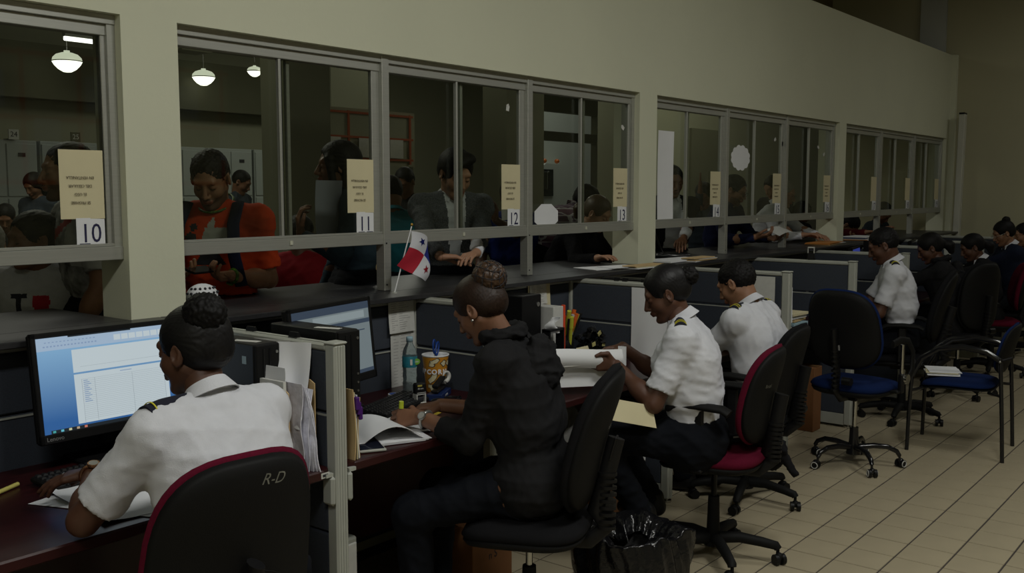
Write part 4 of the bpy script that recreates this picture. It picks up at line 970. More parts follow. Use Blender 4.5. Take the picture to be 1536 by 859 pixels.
w6 = person('woman in a black hooded jacket, just right of the far man in white', (0, 0), 108, lean=(2, 12, 36), head=(28, 8, 0), skn=SK_D, hair='ponytail', top=JACK, sleeve='long', fem=True, scale=1.03, head_at=(8.57, 2.39, 1.227), hands=((8.5, 2.85, .87), (8.75, 2.85, .87)), h=.011, hh=.0055, seed=13, neckc=False, fat=1.1, hem=-.1, eyes=False)
hood(w6, JACK, .9)
w7 = person('woman in black with a white collar, third from the far end of the row', (0, 0), 118, lean=(2, 12, 32), head=(25, 2, 0), skn=SK_D, hair='ponytail', top=JACK, sleeve='long', fem=True, scale=1.02, head_at=(9.77, 2.35, 1.181), hands=((9.6, 2.8, .87), (9.85, 2.8, .87)), h=.011, hh=.0055, seed=14, hem=-.1, eyes=False)
w8 = person('woman in a navy jumper with glasses and a top bun near the end wall', (0, 0), 122, lean=(0, 8, 28), head=(24, 0, 0), skn=SK_T, hair='bun', top=NAVY, sleeve='long', fem=True, scale=1.08, fat=1.25, head_at=(11.05, 2.36, 1.27), hands=((10.92, 2.82, .87), (11.15, 2.82, .87)), h=.011, hh=.0055, seed=15, eyes=False)
add_bun(w8, (-.07, 0, .115), .040)
m9 = person('man at the right edge of the picture, farthest of the seated row', (0, 0), 125, lean=(0, 8, 24), head=(14, 0, 0), skn=SK_T, hair='crop', top=NAVY, sleeve='long', scale=1.06, head_at=(12.08, 2.375, 1.22), hands=((12.02, 2.82, .87), (12.28, 2.82, .87)), h=.014, hh=.007, seed=16, eyes=False)
for I in (w7, w8):     # white shirt collars over the dark tops
    for o in I['root'].children:
        if o.name.startswith('collar'): o.data.materials[0] = W_SHIRT
def glasses(I, m=M_ink):
    T, B = I['T'], I['base']; g = MB()
    fr = MB()
    for y in (-1, 1):
        ctr = V(.104, y*.032, .002); fr.tube([Vector(T(ctr[0], ctr[1]+.0235*math.cos(k*PI/8), ctr[2]-.002+.016*math.sin(k*PI/8))-B) for k in range(16)], .0014, n=6, closed=True)
        fr.tube([Vector(T(.103, y*.056, .006)-B), Vector(T(.06, y*.078, .008)-B), Vector(T(-.01, y*.084, .010)-B)], .0015, n=6)
    fr.tube([Vector(T(.106, -.010, .005)-B), Vector(T(.110, 0, .008)-B), Vector(T(.106, .010, .005)-B)], .0014, n=6)
    return fr.build('glasses', m, I['root'])
glasses(w8, M_steel)
# ---- their chairs
def chair_for(I, label, dz=-.115, back=.07, turn=0, **k):
    P_ = I['P']; f = I['f']; a = math.atan2(f[1], f[0])+math.radians(turn)
    x, y = P_[0]+f[0]*back, P_[1]+f[1]*back
    return swivel_chair((x, y, 0), a, label, seatz=P_[2]+dz, **k)
c1, R1, sh1 = swivel_chair((1.34, 2.09, 0), math.radians(84), 'swivel chair with a maroon rim and initials scratched on its black back, nearest the camera', cush=M_maroon, arms=False, seatz=w1['P'][2]-.12, bx=-.23, backz=.85, back=(.47, .54), rec=.17, taper=.12)
writing(c1, R1, 'R-D', .038, .05, .205, CH, bx=-.23, backz=.85, rot=-.12, shell=sh1, shear=.3, name='scratched_initials')
o = MB(); Bm = Matrix(((0, 0, -1), (-1, 0, 0), (0, 1, 0)))
o.tube([R1 @ Vector((-.037, -.02-.10*math.cos(a), -.12+.10*math.sin(a)))+Vector((-.23, 0, .85)) for a in [k*PI/14 for k in range(15)]], .0018, n=6); o.build('moulded_arc', M_blackm, c1)
c2, R2, sh2 = swivel_chair((w2['P'][0]-.03, w2['P'][1]-.0, 0), math.radians(114), 'all-black swivel chair under the woman in the hooded jacket', arms=False, seatz=w2['P'][2]-.12, bx=-.26, backz=w2['P'][2]+.175, back=(.45, .56), rec=.26)
MB().box(R2 @ Vector((-.062, 0, -.02))+Vector((-.26, 0, w2['P'][2]+.175)), (.008, .05, .09), R2, bev=.003).build('support_plate', M_blackp, c2)
writing(c2, R2, '6 8.1', .026, .0, .055, M_paper, bx=-.26, backz=w2['P'][2]+.175, shell=sh2, name='white_number')
c3, R3, sh3 = swivel_chair((4.02, 2.03, 0), math.radians(100), 'swivel chair with maroon seat and armrests beside the rubbish bag', cush=M_maroon, arms=True, seatz=.545, bx=-.235, backz=.80, back=(.43, .46), rec=.20, spin=.9, rod=M_blackp)
writing(c3, R3, 'Brazil', .022, -.10, .06, CH, bx=-.235, backz=.80, shell=sh3, name='scratched_word')
c4, R4, sh4 = swivel_chair((4.93, 2.30, 0), math.radians(96), 'black swivel chair under the man with the crew cut', arms=True, seatz=.51, bx=-.25, backz=.77, back=(.44, .48), rec=.2, spin=.5)
c5, R5, sh5 = swivel_chair((6.0, 2.08, 0), math.radians(-8), 'empty black swivel chair with a blue seat and white-ringed casters', cush=M_blueup, arms=False, base='gloss', white=True, seatz=.55, bx=-.22, backz=.875, back=(.52, .50), rec=.17, spin=.25, taper=.14)
MB().box(R5 @ Vector((-.055, 0, -.10))+Vector((-.22, 0, .875)), (.006, .045, .030), R5).build('maker_plate', mat('worn_plate', (.25, .25, .24), .4), c5)
t = c5
MB().cyl((.03, -.275, .60), (.03, -.275, .785), .011, n=12).build('arm_rod', M_chrome, t)
MB().box((.0, -.20, .50), (.05, .16, .018), bev=.005).box((.03, -.275, .55), (.04, .03, .12), bev=.008).build('arm_bracket', M_blackp, t)
MB().cyl((.055, -.29, .575), (.055, -.305, .575), .032, .030, n=24).build('arm_knob', M_chrome, t)
MB().tube([(-.10, -.275, .80), (0, -.275, .815), (.10, -.275, .80), (.16, -.28, .73), (.15, -.285, .62), (.09, -.285, .56)], .011, n=10, ry=.024, up=(0, 1, 0)).build('armrest', M_blackm, t)
c6 = visitor_chair((6.84, 1.68, 0), math.radians(95), 'blue visitor chair with four black legs and papers on its seat')
c7, R7, sh7 = swivel_chair((m5['P'][0]+.03, m5['P'][1]-.02, 0), math.radians(104), 'tall black swivel chair under the far man in the white shirt', arms=True, seatz=m5['P'][2]-.12, bx=-.26, backz=.86, back=(.46, .56), rec=.26, spin=.2)
c8, R8, sh8 = swivel_chair((8.66, 2.16, 0), math.radians(60), 'black swivel chair with a tape-wrapped armrest, past the visitor chair', arms=True, seatz=.55, bx=-.24, backz=.85, back=(.44, .58), rec=.1, spin=.4)
MB().tube([(.06, -.265, .765), (.10, -.265, .760), (.137, -.265, .742)], .0185, n=12, ry=.0395, up=(0, 0, 1)).build('silver_tape', mat('crumpled_silver_tape', (.28, .28, .26), .35, .5, bump=.8, bscale=60), c8)
c9, R9, _ = swivel_chair((w7['P'][0], w7['P'][1]-.05, 0), math.radians(112), 'maroon-backed swivel chair under the woman with the white collar', cush=M_maroon, arms=False, seatz=.53, bx=-.24, backz=.83, back=(.44, .46), rec=.2, spin=.1)
c10, R10, _ = swivel_chair((w8['P'][0], w8['P'][1], 0), math.radians(118), 'black swivel chair under the woman in the navy jumper', arms=False, seatz=w8['P'][2]-.12, bx=-.24, backz=.83, rec=.2, spin=.1)
c11, R11, _ = swivel_chair((m9['P'][0], m9['P'][1], 0), math.radians(120), 'black swivel chair at the right edge of the picture', arms=False, seatz=.53, bx=-.24, backz=.83, rec=.2, spin=.7)
c12, R12, _ = (c11, R11, None)
# jacket hanging off the maroon chair
v = Vol(V(3.8, 1.6, .3), V(4.6, 2.35, .8), .010); B0 = V(4.16, 1.93, .56)
v.rc(V(3.92, 2.02, .575), V(4.10, 1.88, .585), .022, k=.02); v.rc(V(4.10, 1.90, .58), V(4.20, 1.80, .54), .035, k=.03); v.rc(V(4.16, 1.90, .56), V(4.28, 1.86, .44), .03, .05, k=.04); v.rc(V(4.20, 1.80, .52), V(4.26, 1.74, .40), .03, .02, k=.04); v.rc(V(4.10, 1.98, .56), V(4.26, 1.92, .44), .03, k=.04)
jk = thing('jacket', 'dark jacket slung over the seat of the maroon chair with armrests', 'jacket', (4.12, 1.9, .5)); np_mesh('cloth', [v.mesh()], [BLK], jk, disp=folds(.008, 4, wl=(.1, .06, .04)))
MB().tube([(-.14, .02, .10), (-.10, -.02, .105), (-.06, -.05, .10)], .004, n=6).build('zip_pull', M_steel, jk)
# ================================================ things on the windows
def sheet(name, label, cat, w_, h_, loc, rz=0, m=M_paper, rx=0.0, curl=0.0, group=None, upright=True, t_=.0006, poly=None):
    t = thing(name, label, cat, loc, rz, group)
    if upright:
        MB().grid(lambda a, b: ((a-.5)*w_, -curl*((2*a-1)**2+.6*(2*b-1)**2), (b-.5)*h_), 8, 6, thick=t_).build('leaf', m, t)
    return t
GLY = YF-.0145
NUMW = {10: 'ten', 11: 'eleven', 12: 'twelve', 13: 'thirteen', 14: 'fourteen', 15: 'fifteen', 16: 'sixteen', 17: 'seventeen', 18: 'eighteen', 19: 'nineteen'}
FACE = FACE_STAFF; UPS = FACE_STAFF @ Matrix.Rotation(PI, 3, 'Z')
for gi, (a, b) in enumerate(OPEN):
    wdt = (b-a)/3
    for j in range(3):
        if gi == 0 and j < 2: continue
        xr = a+(j+1)*wdt-(.06 if j == 2 else .066); no = {0: 10}.get(gi, 8+gi*3+j)
        far = gi == 3
        t = thing('notice', 'cream notice forbidding mobile phones on window %s' % NUMW[no], 'notice', (xr-.082, GLY, 1.725), 0, 'cream notices beside the window frames')
        MB().grid(lambda u, v: ((u-.5)*.165, -.003*(2*u-1)**2, (v-.5)*.248), 8, 6, thick=.0008).build('leaf', M_cream, t)
        if gi < 3:
            for k, s_ in enumerate(['EN VENTANILLA', 'DEL CELULAR', 'EL USO', 'SE PROHIBE']):
                text(s_, .0148, mat('brown_ink', (.10, .08, .05)), t, Vector((-.006, -.0042, .025-.030*k)), UPS, sx=.95)
        t = thing('number_card', 'white card with the number %s, under the cream notice' % NUMW[no], 'number card', (xr-.054, GLY, 1.545), 0, 'white number cards under the notices')
        MB().box((0, 0, 0), (.108, .0008, .118)).build('leaf', M_paper, t)
        for q_, dg in enumerate(str(no)):
            if dg == '1': MB().box(((-.026 if q_ == 0 else .026)+.002, -.0014, -.037), (.040, .0006, .007)).build('digit_foot', M_inkb, t)
        text(str(no), .098, M_inkb, t, Vector((0, -.0014, 0)), FACE, sx=.82 if gi else .85)
t = sheet('taped_sheet', 'long blank white sheet taped beside the pillar left of window 14', 'paper', .215, .61, (5.965, GLY, 1.81), curl=.006)
def blob(name, label, poly, loc):
    t = thing(name, label, 'paper', loc); MB().prism(poly, .0012, FACE, (0, 0, 0)).build('leaf', M_paper, t); return t
blob('taped_sheet', 'white octagonal sheet taped low on the window numbered 13', [(.12*math.cos(a)*1.03, .074*math.sin(a)*1.05) for a in [PI/8+k*PI/4 for k in range(8)]], (4.60, GLY, 1.555))
blob('taped_sheet', 'white scalloped paper cloud taped high on window 15', [((.155+.014*abs(math.sin(6*a)))*math.cos(a), (.090+.012*abs(math.sin(6*a)))*math.sin(a)) for a in [k*PI/36 for k in range(72)]], (7.14, GLY, 1.962))
rr = random.Random(5)
for k, (x, z, la) in enumerate([(4.24, 2.16, 'scrap of tape high on the window numbered 12'), (5.42, 2.11, 'torn scrap of white tape high on the window numbered 13'), (7.78, 2.13, 'left scrap of tape high on window fifteen'), (7.93, 2.10, 'lower right scrap of tape high on window fifteen'), (8.72, 2.10, 'left scrap of tape high on window sixteen'), (8.86, 2.04, 'lower right scrap of tape high on window sixteen')]):
    t = thing('tape_scrap', la, 'tape', (x, GLY, z)); MB().prism([(-.014, -.016), (.010, -.02), (.016, .006), (.006, .022), (-.010, .014)], .001, FACE @ Matrix.Rotation(k*1.1, 3, 'Z')).build('scrap', M_paper2, t)
# ================================================ flag
t = thing('table_flag', 'small red, white and blue flag on a thin white stick, leaning by the mullion', 'flag', (3.225, 3.30, ZC))
top = Vector((.118, .0, .312))
MB().cyl((0, 0, .004), top, .0032, .0028, n=8).build('stick', M_paper, t); MB().sphere(top+Vector((.002, 0, .008)), .007, 10, 8).build('finial', mat('brass', (.5, .3, .05), .3, .9), t)
MB().cyl((0, 0, 0), (0, 0, .006), .012, .010, n=16).build('foot', M_rail, t)
HO = .205; FL = .255
CP = [[(.110, .290), (.083, .215), (.010, .132)], [(.180, .256), (.178, .172), (.095, .088)], [(.205, .180), (.225, .104), (.196, .044)]]   # rows: away from the stick; columns: down the stick
def q3(p, t_): return tuple(2*(t_-.5)*(t_-1)*p[0][k]-4*t_*(t_-1)*p[1][k]+2*t_*(t_-.5)*p[2][k] for k in range(2))
def fl(a, b, off=0.0):
    r = [q3(c_, b) for c_ in CP]; x, z = q3(r, a)
    return Vector((x, -.006-.035*math.sin(a*PI)*(1-.4*b)-.012*math.sin(a*6+b*3)-off, z))
R_ = mat('flag_red', (.36, .008, .025), .8); Bl = mat('flag_blue', (.01, .02, .20), .8); Wf = mat('flag_white', (.55, .56, .60), .8)
for nm, a0, a1, b0, b1, m_ in (('white_quarter', 0, .5, 0, .5, Wf), ('red_quarter', 0, .5, .5, 1, R_), ('blue_quarter', .5, 1, 0, .5, Bl), ('white_quarter', .5, 1, .5, 1, Wf)):
    MB().grid(lambda u, v: fl(a0+(a1-a0)*u, b0+(b1-b0)*v), 10, 8, thick=.0008).build(nm, m_, t)
def star(a, b, r, m_):
    mb = MB(); pts = []
    for k in range(10):
        q = r*(1 if k % 2 == 0 else .42); pts.append(fl(a+q/FL*math.cos(k*PI/5+.3), b+q/HO*math.sin(k*PI/5+.3), .0025))
    c_ = fl(a, b, .003); mb.add([c_]+pts, [(0, 1+k, 1+(k+1) % 10) for k in range(10)]+[(0, 1+(k+1) % 10, 1+k) for k in range(10)]); mb.build('star', m_, t)
star(.25, .25, .026, Bl); star(.75, .75, .026, R_)
# ================================================ small desk things
def binder_clip(loc, rz, label, group=None, w_=.032, down=True):
    t = thing('binder_clip', label, 'clip', loc, rz, group)
    MB().prism([(-.011, -.020), (.011, -.020), (.004, .006), (-.004, .006)], w_, Matrix(((0, 0, 1), (1, 0, 0), (0, 1, 0)))).build('clip_body', M_blackp, t)
    for s in (-1, 1):
        sg = -1 if down else 1
        MB().tube([(-w_*.25, s*.011, -.018), (-w_*.12, s*.014, -.018-sg*-.0+(-.030 if down else .0)), (-w_*.14, s*.014, -.050), (0, s*.015, -.058), (w_*.14, s*.014, -.050), (w_*.12, s*.013, -.03), (w_*.25, s*.011, -.018)], .0011, n=5).build('wire_handle', M_chrome, t)
    return t
def hang(name, label, cat, w_, h_, loc, rz, m=M_paper, curl=.01, lines=0, group=None, wave=0.0, seed=0):
    t = thing(name, label, cat, loc, rz, group)
    fn = lambda a, b: ((a-.5)*w_*(1+.0*b), -curl*(1-b)**2-wave*math.sin(a*6+seed)*(1-b), (b-1)*h_)
    MB().grid(fn, 10, 8, thick=.0012).build('leaf', m, t)
    if lines:
        mb = MB(); r = random.Random(seed)
        for k in range(lines):
            b = 1-(k+1.5)/(lines+2); 
            for a0, a1 in ((.10, .10+r.uniform(.1, .25)), (.40, .55+r.uniform(0, .3))):
                p, q = Vector(fn(a0, b)), Vector(fn(a1, b)); mb.add([p+Vector((0, -.0006, 0)), q+Vector((0, -.0006, 0)), q+Vector((0, -.0006, .0022)), p+Vector((0, -.0006, .0022))], [(0, 1, 2, 3)])
        tag(mb.build('print', M_inkg, t), kind='stuff')
    return t
hang('clipped_form', 'upper printed form clipped to the rear partition behind the bottle', 'paper', .165, .16, (3.21, YR-.032, 1.205), 0, M_paper2, lines=14, seed=1)
hang('clipped_form', 'lower printed form on the rear partition just behind the bottle cap', 'paper', .16, .30, (3.225, YR-.028, 1.05), 0, M_paper2, lines=18, seed=2, curl=.004)
binder_clip((3.19, YR, 1.215), 0, 'black clip holding the forms behind the water bottle')
hang('clipped_form', 'cream-backed printed form clipped right of the mesh bun', 'paper', .20, .18, (4.28, YR-.030, 1.205), 0, M_cream, lines=0, seed=3)
hang('clipped_form', 'grey printed form over the cream sheet right of the mesh bun', 'paper', .15, .125, (4.265, YR-.034, 1.205), 0, M_paper2, lines=12, seed=4)
binder_clip((4.27, YR, 1.215), 0, 'black clip above the cream sheet right of the mesh bun')
hang('hanging_sheet', 'long white printed sheet hanging from clips beside the reading woman', 'paper', .24, .46, (4.590, 2.72, 1.175), -PI/2, M_paper, lines=0, curl=.02, wave=.012, seed=5)
hang('hanging_sheet', 'second white sheet behind the long printed sheet', 'paper', .21, .40, (4.593, 2.66, 1.16), -PI/2, M_paper2, lines=0, curl=.008, seed=6)
binder_clip((4.62, 2.955, 1.215), -PI/2, 'leftmost black clip on the partition above the long sheet'); binder_clip((4.62, 2.90, 1.215), -PI/2, 'middle black clip on the partition above the long sheet'); binder_clip((4.62, 2.78, 1.212), -PI/2, 'black clip gripping the long hanging sheet')
t = thing('document_tray', 'black tray hooked over the partition behind the clips', 'tray', (4.66, 2.86, 1.19)); MB().box((0, 0, .012), (.03, .44, .02), bev=.003).build('hook_bar', M_blackp, t); MB().box((.045, 0, .02), (.06, .46, .01), bev=.003).build('shelf', M_blackp, t)
# hanging papers at the first partition
hang('hanging_papers', 'crumpled white forms clipped inside the near partition', 'paper', .17, .28, (2.080, 2.72, 1.195), -PI/2+.25, M_paper2, lines=16, curl=.06, wave=.03, seed=7)
hang('hanging_papers', 'folded white sheets hanging beside the crumpled forms', 'paper', .12, .27, (2.060, 2.585, 1.20), -PI/2+.45, M_paper, curl=.08, wave=.025, seed=8)
hang('hanging_papers', 'small wrinkled slip hanging on the crumpled forms', 'paper', .09, .19, (2.055, 2.66, 1.165), -PI/2+.6, M_paper2, curl=.03, wave=.012, seed=9)
binder_clip((2.12, 2.66, 1.215), -PI/2, 'large black clip on the near partition', w_=.045); binder_clip((2.12, 2.90, 1.213), -PI/2, 'black clip on the near partition behind the tower', w_=.045)
def folder(x, y, rz, w_, h_, m, label, name='folder', cat='folder', thick=.004, lean=0.0, tab=True, z=ZD):
    t = thing(name, label, cat, (x, y, z), rz); R = rotm(ry=lean)
    poly = [(-w_/2, 0), (w_/2, 0), (w_/2, h_*.93), (w_/2-.015, h_*.95), (w_*.1, h_*.95), (w_*.02, h_), (-w_*.40, h_), (-w_/2, h_*.96)]
    MB().prism(poly if tab else [(-w_/2, 0), (w_/2, 0), (w_/2, h_), (-w_/2, h_)], thick, R @ Matrix(((0, 0, 1), (1, 0, 0), (0, 1, 0)))).build('cover', m, t); return t
folder(2.072, 2.62, 0, .24, .29, M_manila, 'manila folder standing against the near partition')
folder(1.935+.03, 2.575, .05, .14, .27, M_manila, 'short manila folder standing left of the plastic sleeves')
folder(1.955, 2.62, .02, .22, .30, M_paper2, 'grey-white file standing closest to the computer tower', tab=False, thick=.012)
t = thing('plastic_sleeves', 'bundle of clear plastic sleeves bulging between the manila folders', 'plastic sleeves', (2.02, 2.56, ZD))
m_pl = mat('milky_plastic', (.72, .72, .80), .22, var=.15, scale=30, bump=.5, bscale=30)
for k in range(5):
    MB().grid(lambda a, b: ((k-2)*.011+.018*math.sin(b*PI)*math.sin(a*3+k)+.006*math.sin(b*9+k), (a-.5)*.17-.01*k*(1-b), b*(.29-.006*k)), 8, 14, thick=.002).build('sleeve', m_pl, t)
hang('loose_sheet', 'white sheet slumped over the grey file on the first desk', 'paper', .22, .12, (1.975, 2.64, 1.13), -PI/2, M_paper, curl=.04, wave=.02, seed=12)
# behind the post, second desk: manila bundle with purple clips
t = thing('clipped_bundle', 'manila papers with purple clips standing right of the near post', 'papers', (2.20, 2.50, ZD))
for k in range(4): MB().grid(lambda a, b: (.012*k+.006*math.sin(b*4+k), (a-.5)*(.10-.010*k), b*(.245-.012*k)), 5, 8, thick=.003).build('leaf', [M_manila, M_cream, M_paper, M_manila][k], t)
for k in range(3): MB().box((.010+.014*k, -.045+.008*k, .195-.02*k), (.016, .028, .045), bev=.003).build('purple_clip', mat('purple_plastic', (.06, .01, .14), .4), t)
# papers under the arm at desk one
def flat(name, label, quad, z, m=M_paper, cat='paper', curl=0.0, thick=.0008, group=None):
    q = [Vector((x, y, 0)) for x, y in quad]; c = sum(q, Vector())/4; t = thing(name, label, cat, (c.x, c.y, z), 0, group); q = [p-c for p in q]
    fn = lambda a, b: (lambda p: (p.x, p.y, .0012+curl*(max(0, 1-a*3)**2+max(0, 1-b*3)**2)))((q[0].lerp(q[1], a)).lerp(q[3].lerp(q[2], a), b))
    MB().grid(fn, 10, 10, thick=-thick).build('leaf', m, t); return t
flat('paper', 'top white sheet under the forearm of the woman at the first desk', [(1.36, 2.90), (1.33, 2.50), (1.58, 2.46), (1.62, 2.86)], ZD+.003, curl=.008)
flat('paper', 'lower white sheet fanned out under the forearm at the first desk', [(1.28, 2.84), (1.44, 2.46), (1.66, 2.53), (1.52, 2.90)], ZD+.001)
flat('paper', 'loose sheet under the right arm at the first desk', [(1.66, 2.50), (1.90, 2.46), (1.93, 2.74), (1.70, 2.78)], ZD+.001)
t = thing('marker_pen', 'yellow marker lying at the left edge of the first desk', 'pen', (1.30, 3.02, ZD+.008), .5); MB().cyl((-.06, 0, 0), (.05, 0, 0), .007, n=10).build('barrel', mat('pale_yellow_plastic', (.50, .45, .12), .4), t)
# desk two
g = [(2.38, 2.50), (2.60, 2.42), (2.80, 2.74), (2.60, 2.84)]
t = thing('document_sheaf', 'open sheaf of white papers under the writing hand of the woman in black', 'papers', (2.50, 2.62, ZD), math.radians(-24))
for k in range(3): MB().grid(lambda a, b: ((a-.5)*.21+.012*k, (b-.5)*.30, .003+.003*k), 4, 4, thick=-.002).build('leaf', M_paper, t)
MB().grid(lambda a, b: (.10-a*.26-.01*b, (b-.5)*.30+.015*a, .014+.050*math.sin(min(1, a*1.15)*PI)*(1-.3*b)+.002), 16, 8, thick=-.0012).build('turned_leaf', M_paper, t)
mb = MB()
for k in range(14): mb.box((.045, .12-.018*k, .0125), (.10 if k % 4 else .06, .002, .0004))
tag(mb.build('print', M_inkg, t), kind='stuff')
t = thing('document_sheaf', 'printed page beside the open sheaf, under the pointing hand', 'papers', (2.70, 2.66, ZD), math.radians(-28)); MB().grid(lambda a, b: ((a-.5)*.21, (b-.5)*.29, .004+.01*max(0, a-.7)), 8, 6, thick=-.003).build('leaf', M_paper, t)
mb = MB()
for k in range(10): mb.box((-.02, .11-.02*k, .0050), (.13, .0022, .0004))
tag(mb.build('print', M_inkg, t), kind='stuff')
t = thing('sticky_note', 'yellow sticky note beside the pointing hand', 'note', (2.86, 2.71, ZD+.008), .3); MB().box((0, 0, 0), (.05, .05, .002), rotm(rx=.05)).build('leaf', mat('yellow_note', (.65, .48, .04), .8), t)
t = thing('tablet_case', 'dark tablet in a grey case under the sheaf corner', 'tablet', (2.33, 2.58, ZD), math.radians(-30)); MB().box((0, 0, .006), (.16, .21, .010), bev=.003).build('shell', M_rail, t); MB().box((0, 0, .012), (.145, .195, .003)).build('glass_face', mat('dark_screen_glass', (.006, .008, .02), .1), t)
HW = w2['tips'][1]; pc = HW[0]+HW[1]*.085+HW[2]*.016
t = thing('highlighter', 'green-capped highlighter upright in the writing hand', 'highlighter', (float(pc[0]), float(pc[1]), float(pc[2]))); MB().cyl((.0, .01, -.035), (0, -.005, .055), .0075, n=12).build('barrel', mat('dark_green_ink_barrel', (.05, .06, .02), .4), t); MB().cyl((0, -.005, .045), (0, -.007, .072), .0095, .009, n=12).build('cap', mat('lime_plastic', (.42, .50, .03), .35), t)
# bottle
t = thing('water_bottle', 'clear plastic water bottle with a teal label and pale blue cap', 'bottle', (3.10, 3.08, ZD))
m_w = mat('clear_bottle_plastic', (.62, .72, .74), .06, trans=.92, ior=1.2, bump=.3, bscale=35)
MB().lathe([(.0, .002), (.028, 0), (.033, .012), (.031, .03), (.033, .05), (.030, .065), (.033, .085), (.031, .105), (.033, .125), (.033, .185), (.028, .205), (.016, .228), (.0135, .236), (.0135, .245)], n=24).build('bottle_body', m_w, t)
MB().lathe([(.0336, .125), (.0342, .128), (.0342, .172), (.0336, .175)], n=24).build('label', mat('teal_label', (.02, .17, .23), .4, var=.3, scale=30), t)
MB().lathe([(.0, .262), (.014, .262), (.0155, .258), (.0155, .238), (.0, .238)], n=20).build('cap', mat('pale_blue_cap', (.28, .42, .50), .4), t)
MB().prism([(.018*math.cos(k*PI/10), .014*math.sin(k*PI/10)) for k in range(20)], .002, rotm(rz=-.25) @ FACE, (.008, -.0352, .150)).build('green_badge', mat('green_badge', (.16, .38, .04), .5), t)
text('DELI', .010, M_paper, t, Vector((.008, -.0366, .150)), rotm(rz=-.25) @ FACE)
MB().box((-.020, -.0295, .15), (.010, .001, .026), rotm(rz=-.6)).build('barcode', M_paper2, t)
# popcorn cup with scissors
t = thing('popcorn_cup', 'yellow popcorn cup with white rim used as a pen holder', 'cup', (3.215, 3.03, ZD))
prof = [(.0, .0), (.040, .0), (.0425, .004), (.060, .165), (.063, .168), (.063, .173), (.059, .173), (.057, .165), (.040, .008), (.0, .008)]
MB().lathe(prof[:4], n=32).build('wall', mat('popcorn_yellow', (.55, .24, .02), .5), t); MB().lathe(prof[3:], n=32).build('rim', M_paper, t)
def on_cup(a, z, lift=.0012): r = .0425+(z-.004)/.161*.0175+lift; return Vector((r*math.sin(a), -r*math.cos(a), z))
pr = random.Random(8)
for k in range(26):
    a0, z0 = (pr.uniform(-1.4, 1.4), pr.uniform(.125, .15)) if k < 6 else (pr.uniform(-1.5, 1.5), pr.uniform(.012, .085))
    if -.9 < a0 < .1 and .06 < z0 < .11: continue
    for lift, rr_, m_, nm in ((.0006, 1.3, M_ink, 'popcorn_outline'), (.0012, 1.0, M_cream, 'popcorn')):
        mb = MB(); pts = [on_cup(a0+(.013+.004*math.sin(3*q+k))*rr_*math.cos(q)*14/.9*1.0, z0+(.010+.003*math.sin(2*q+k))*rr_*math.sin(q), lift) for q in [j*2*PI/14 for j in range(14)]]
        mb.add([on_cup(a0, z0, lift)]+pts, [(0, 1+(j+1) % 14, 1+j) for j in range(14)]); mb.build(nm, m_, t)
for k, ch in enumerate('POPCORN'):
    a = -2.75+.46*k; o_ = text(ch, .030, M_paper, t, on_cup(a, .098, .003), rotm(rz=a) @ FACE, bold=.0012)
t = thing('scissors', 'scissors with blue and grey handles standing in the popcorn cup', 'scissors', (3.215, 3.03, ZD+.12))
mb_ = mat('blue_handle', (.01, .05, .26), .4)
for s, m_, dx in ((1, mb_, .012), (-1, M_blackp if False else mat('grey_handle', (.12, .12, .13), .5), -.006)):
    R = rotm(ry=.35*s+.15, rz=.4); c = Vector((dx, 0, .075+.012*(s == -1)))
    MB().tube([c+R @ Vector((.017*math.cos(k*PI/10), 0, .033*math.sin(k*PI/10))) for k in range(20)], .0042, n=8, closed=True).build('handle_loop', mb_, t)
    MB().tube([c+R @ Vector((0, 0, -.033)), Vector((0, 0, .02)), Vector((-.004*s, 0, -.09))], [.004, .005, .002], n=8).build('blade', M_steel, t)
# stamp
def stamp(loc, rz, label, flip=False):
    t = thing('self_inking_stamp', label, 'stamp', loc, rz); R = rotm(rx=PI) if flip else Matrix.Identity(3); o = Vector((0, 0, .092)) if flip else Vector()
    B = lambda c: R @ Vector(c)+o
    MB().box(B((0, 0, .068)), (.050, .034, .050), R, bev=.006).build('cover', M_blackp, t)
    mb = MB()
    for sx in (-1, 1): mb.box(B((sx*.021, 0, .026)), (.006, .036, .040), R, bev=.002)
    mb.box(B((0, 0, .005)), (.050, .040, .010), R, bev=.003); mb.build('base_frame', mat('pale_grey_plastic', (.45, .45, .42), .5), t)
    MB().box(B((0, 0, .022)), (.030, .024, .018), R, bev=.003).build('ink_pad', M_ink, t)
    MB().box(B((0, -.0175, .045)), (.044, .001, .003), R).build('white_line', M_paper2, t); MB().box(B((0, -.0175, .052)), (.044, .001, .002), R).build('white_line', M_paper2, t)
    text('40 mm', .010, M_paper2, t, B((-.004, -.0178, .070)), R @ FACE)
    MB().box(B((-.008, -.0178, .083)), (.022, .001, .007), R).build('yellow_mark', mat('dull_yellow_print', (.35, .30, .05)), t)
    return t
stamp((2.975, 2.90, ZD), -.25, 'black self-inking stamp standing left of the blue stapler box')
stamp((6.93, 2.76, 1.205), -PI/2+.3, 'self-inking stamp upside down on top of the fifth partition', flip=True)
binder_clip((6.93, 2.75, 1.212), -PI/2, 'black clip under the upside-down stamp', w_=.045)
t = thing('stapler', 'black stapler lying across the blue box', 'stapler', (3.13, 2.93, ZD+.030), .5); MB().box((0, 0, .008), (.15, .035, .012), bev=.004).build('base', M_blackp, t); MB().box((.0, 0, .038), (.14, .03, .020), rotm(ry=-.12), bev=.006).build('arm', M_blackm, t); MB().cyl((.06, -.018, .022), (.06, .018, .022), .008, n=10).build('hinge', M_steel, t)
t = thing('staple_box', 'dark blue printed box under the stapler', 'box', (3.13, 2.93, ZD), .5); MB().box((0, 0, .014), (.17, .07, .028), bev=.002).build('carton', mat('navy_carton', (.008, .02, .08), .4), t); text('STAPLES', .011, M_paper2, t, Vector((.0, -.0355, .014)), FACE)
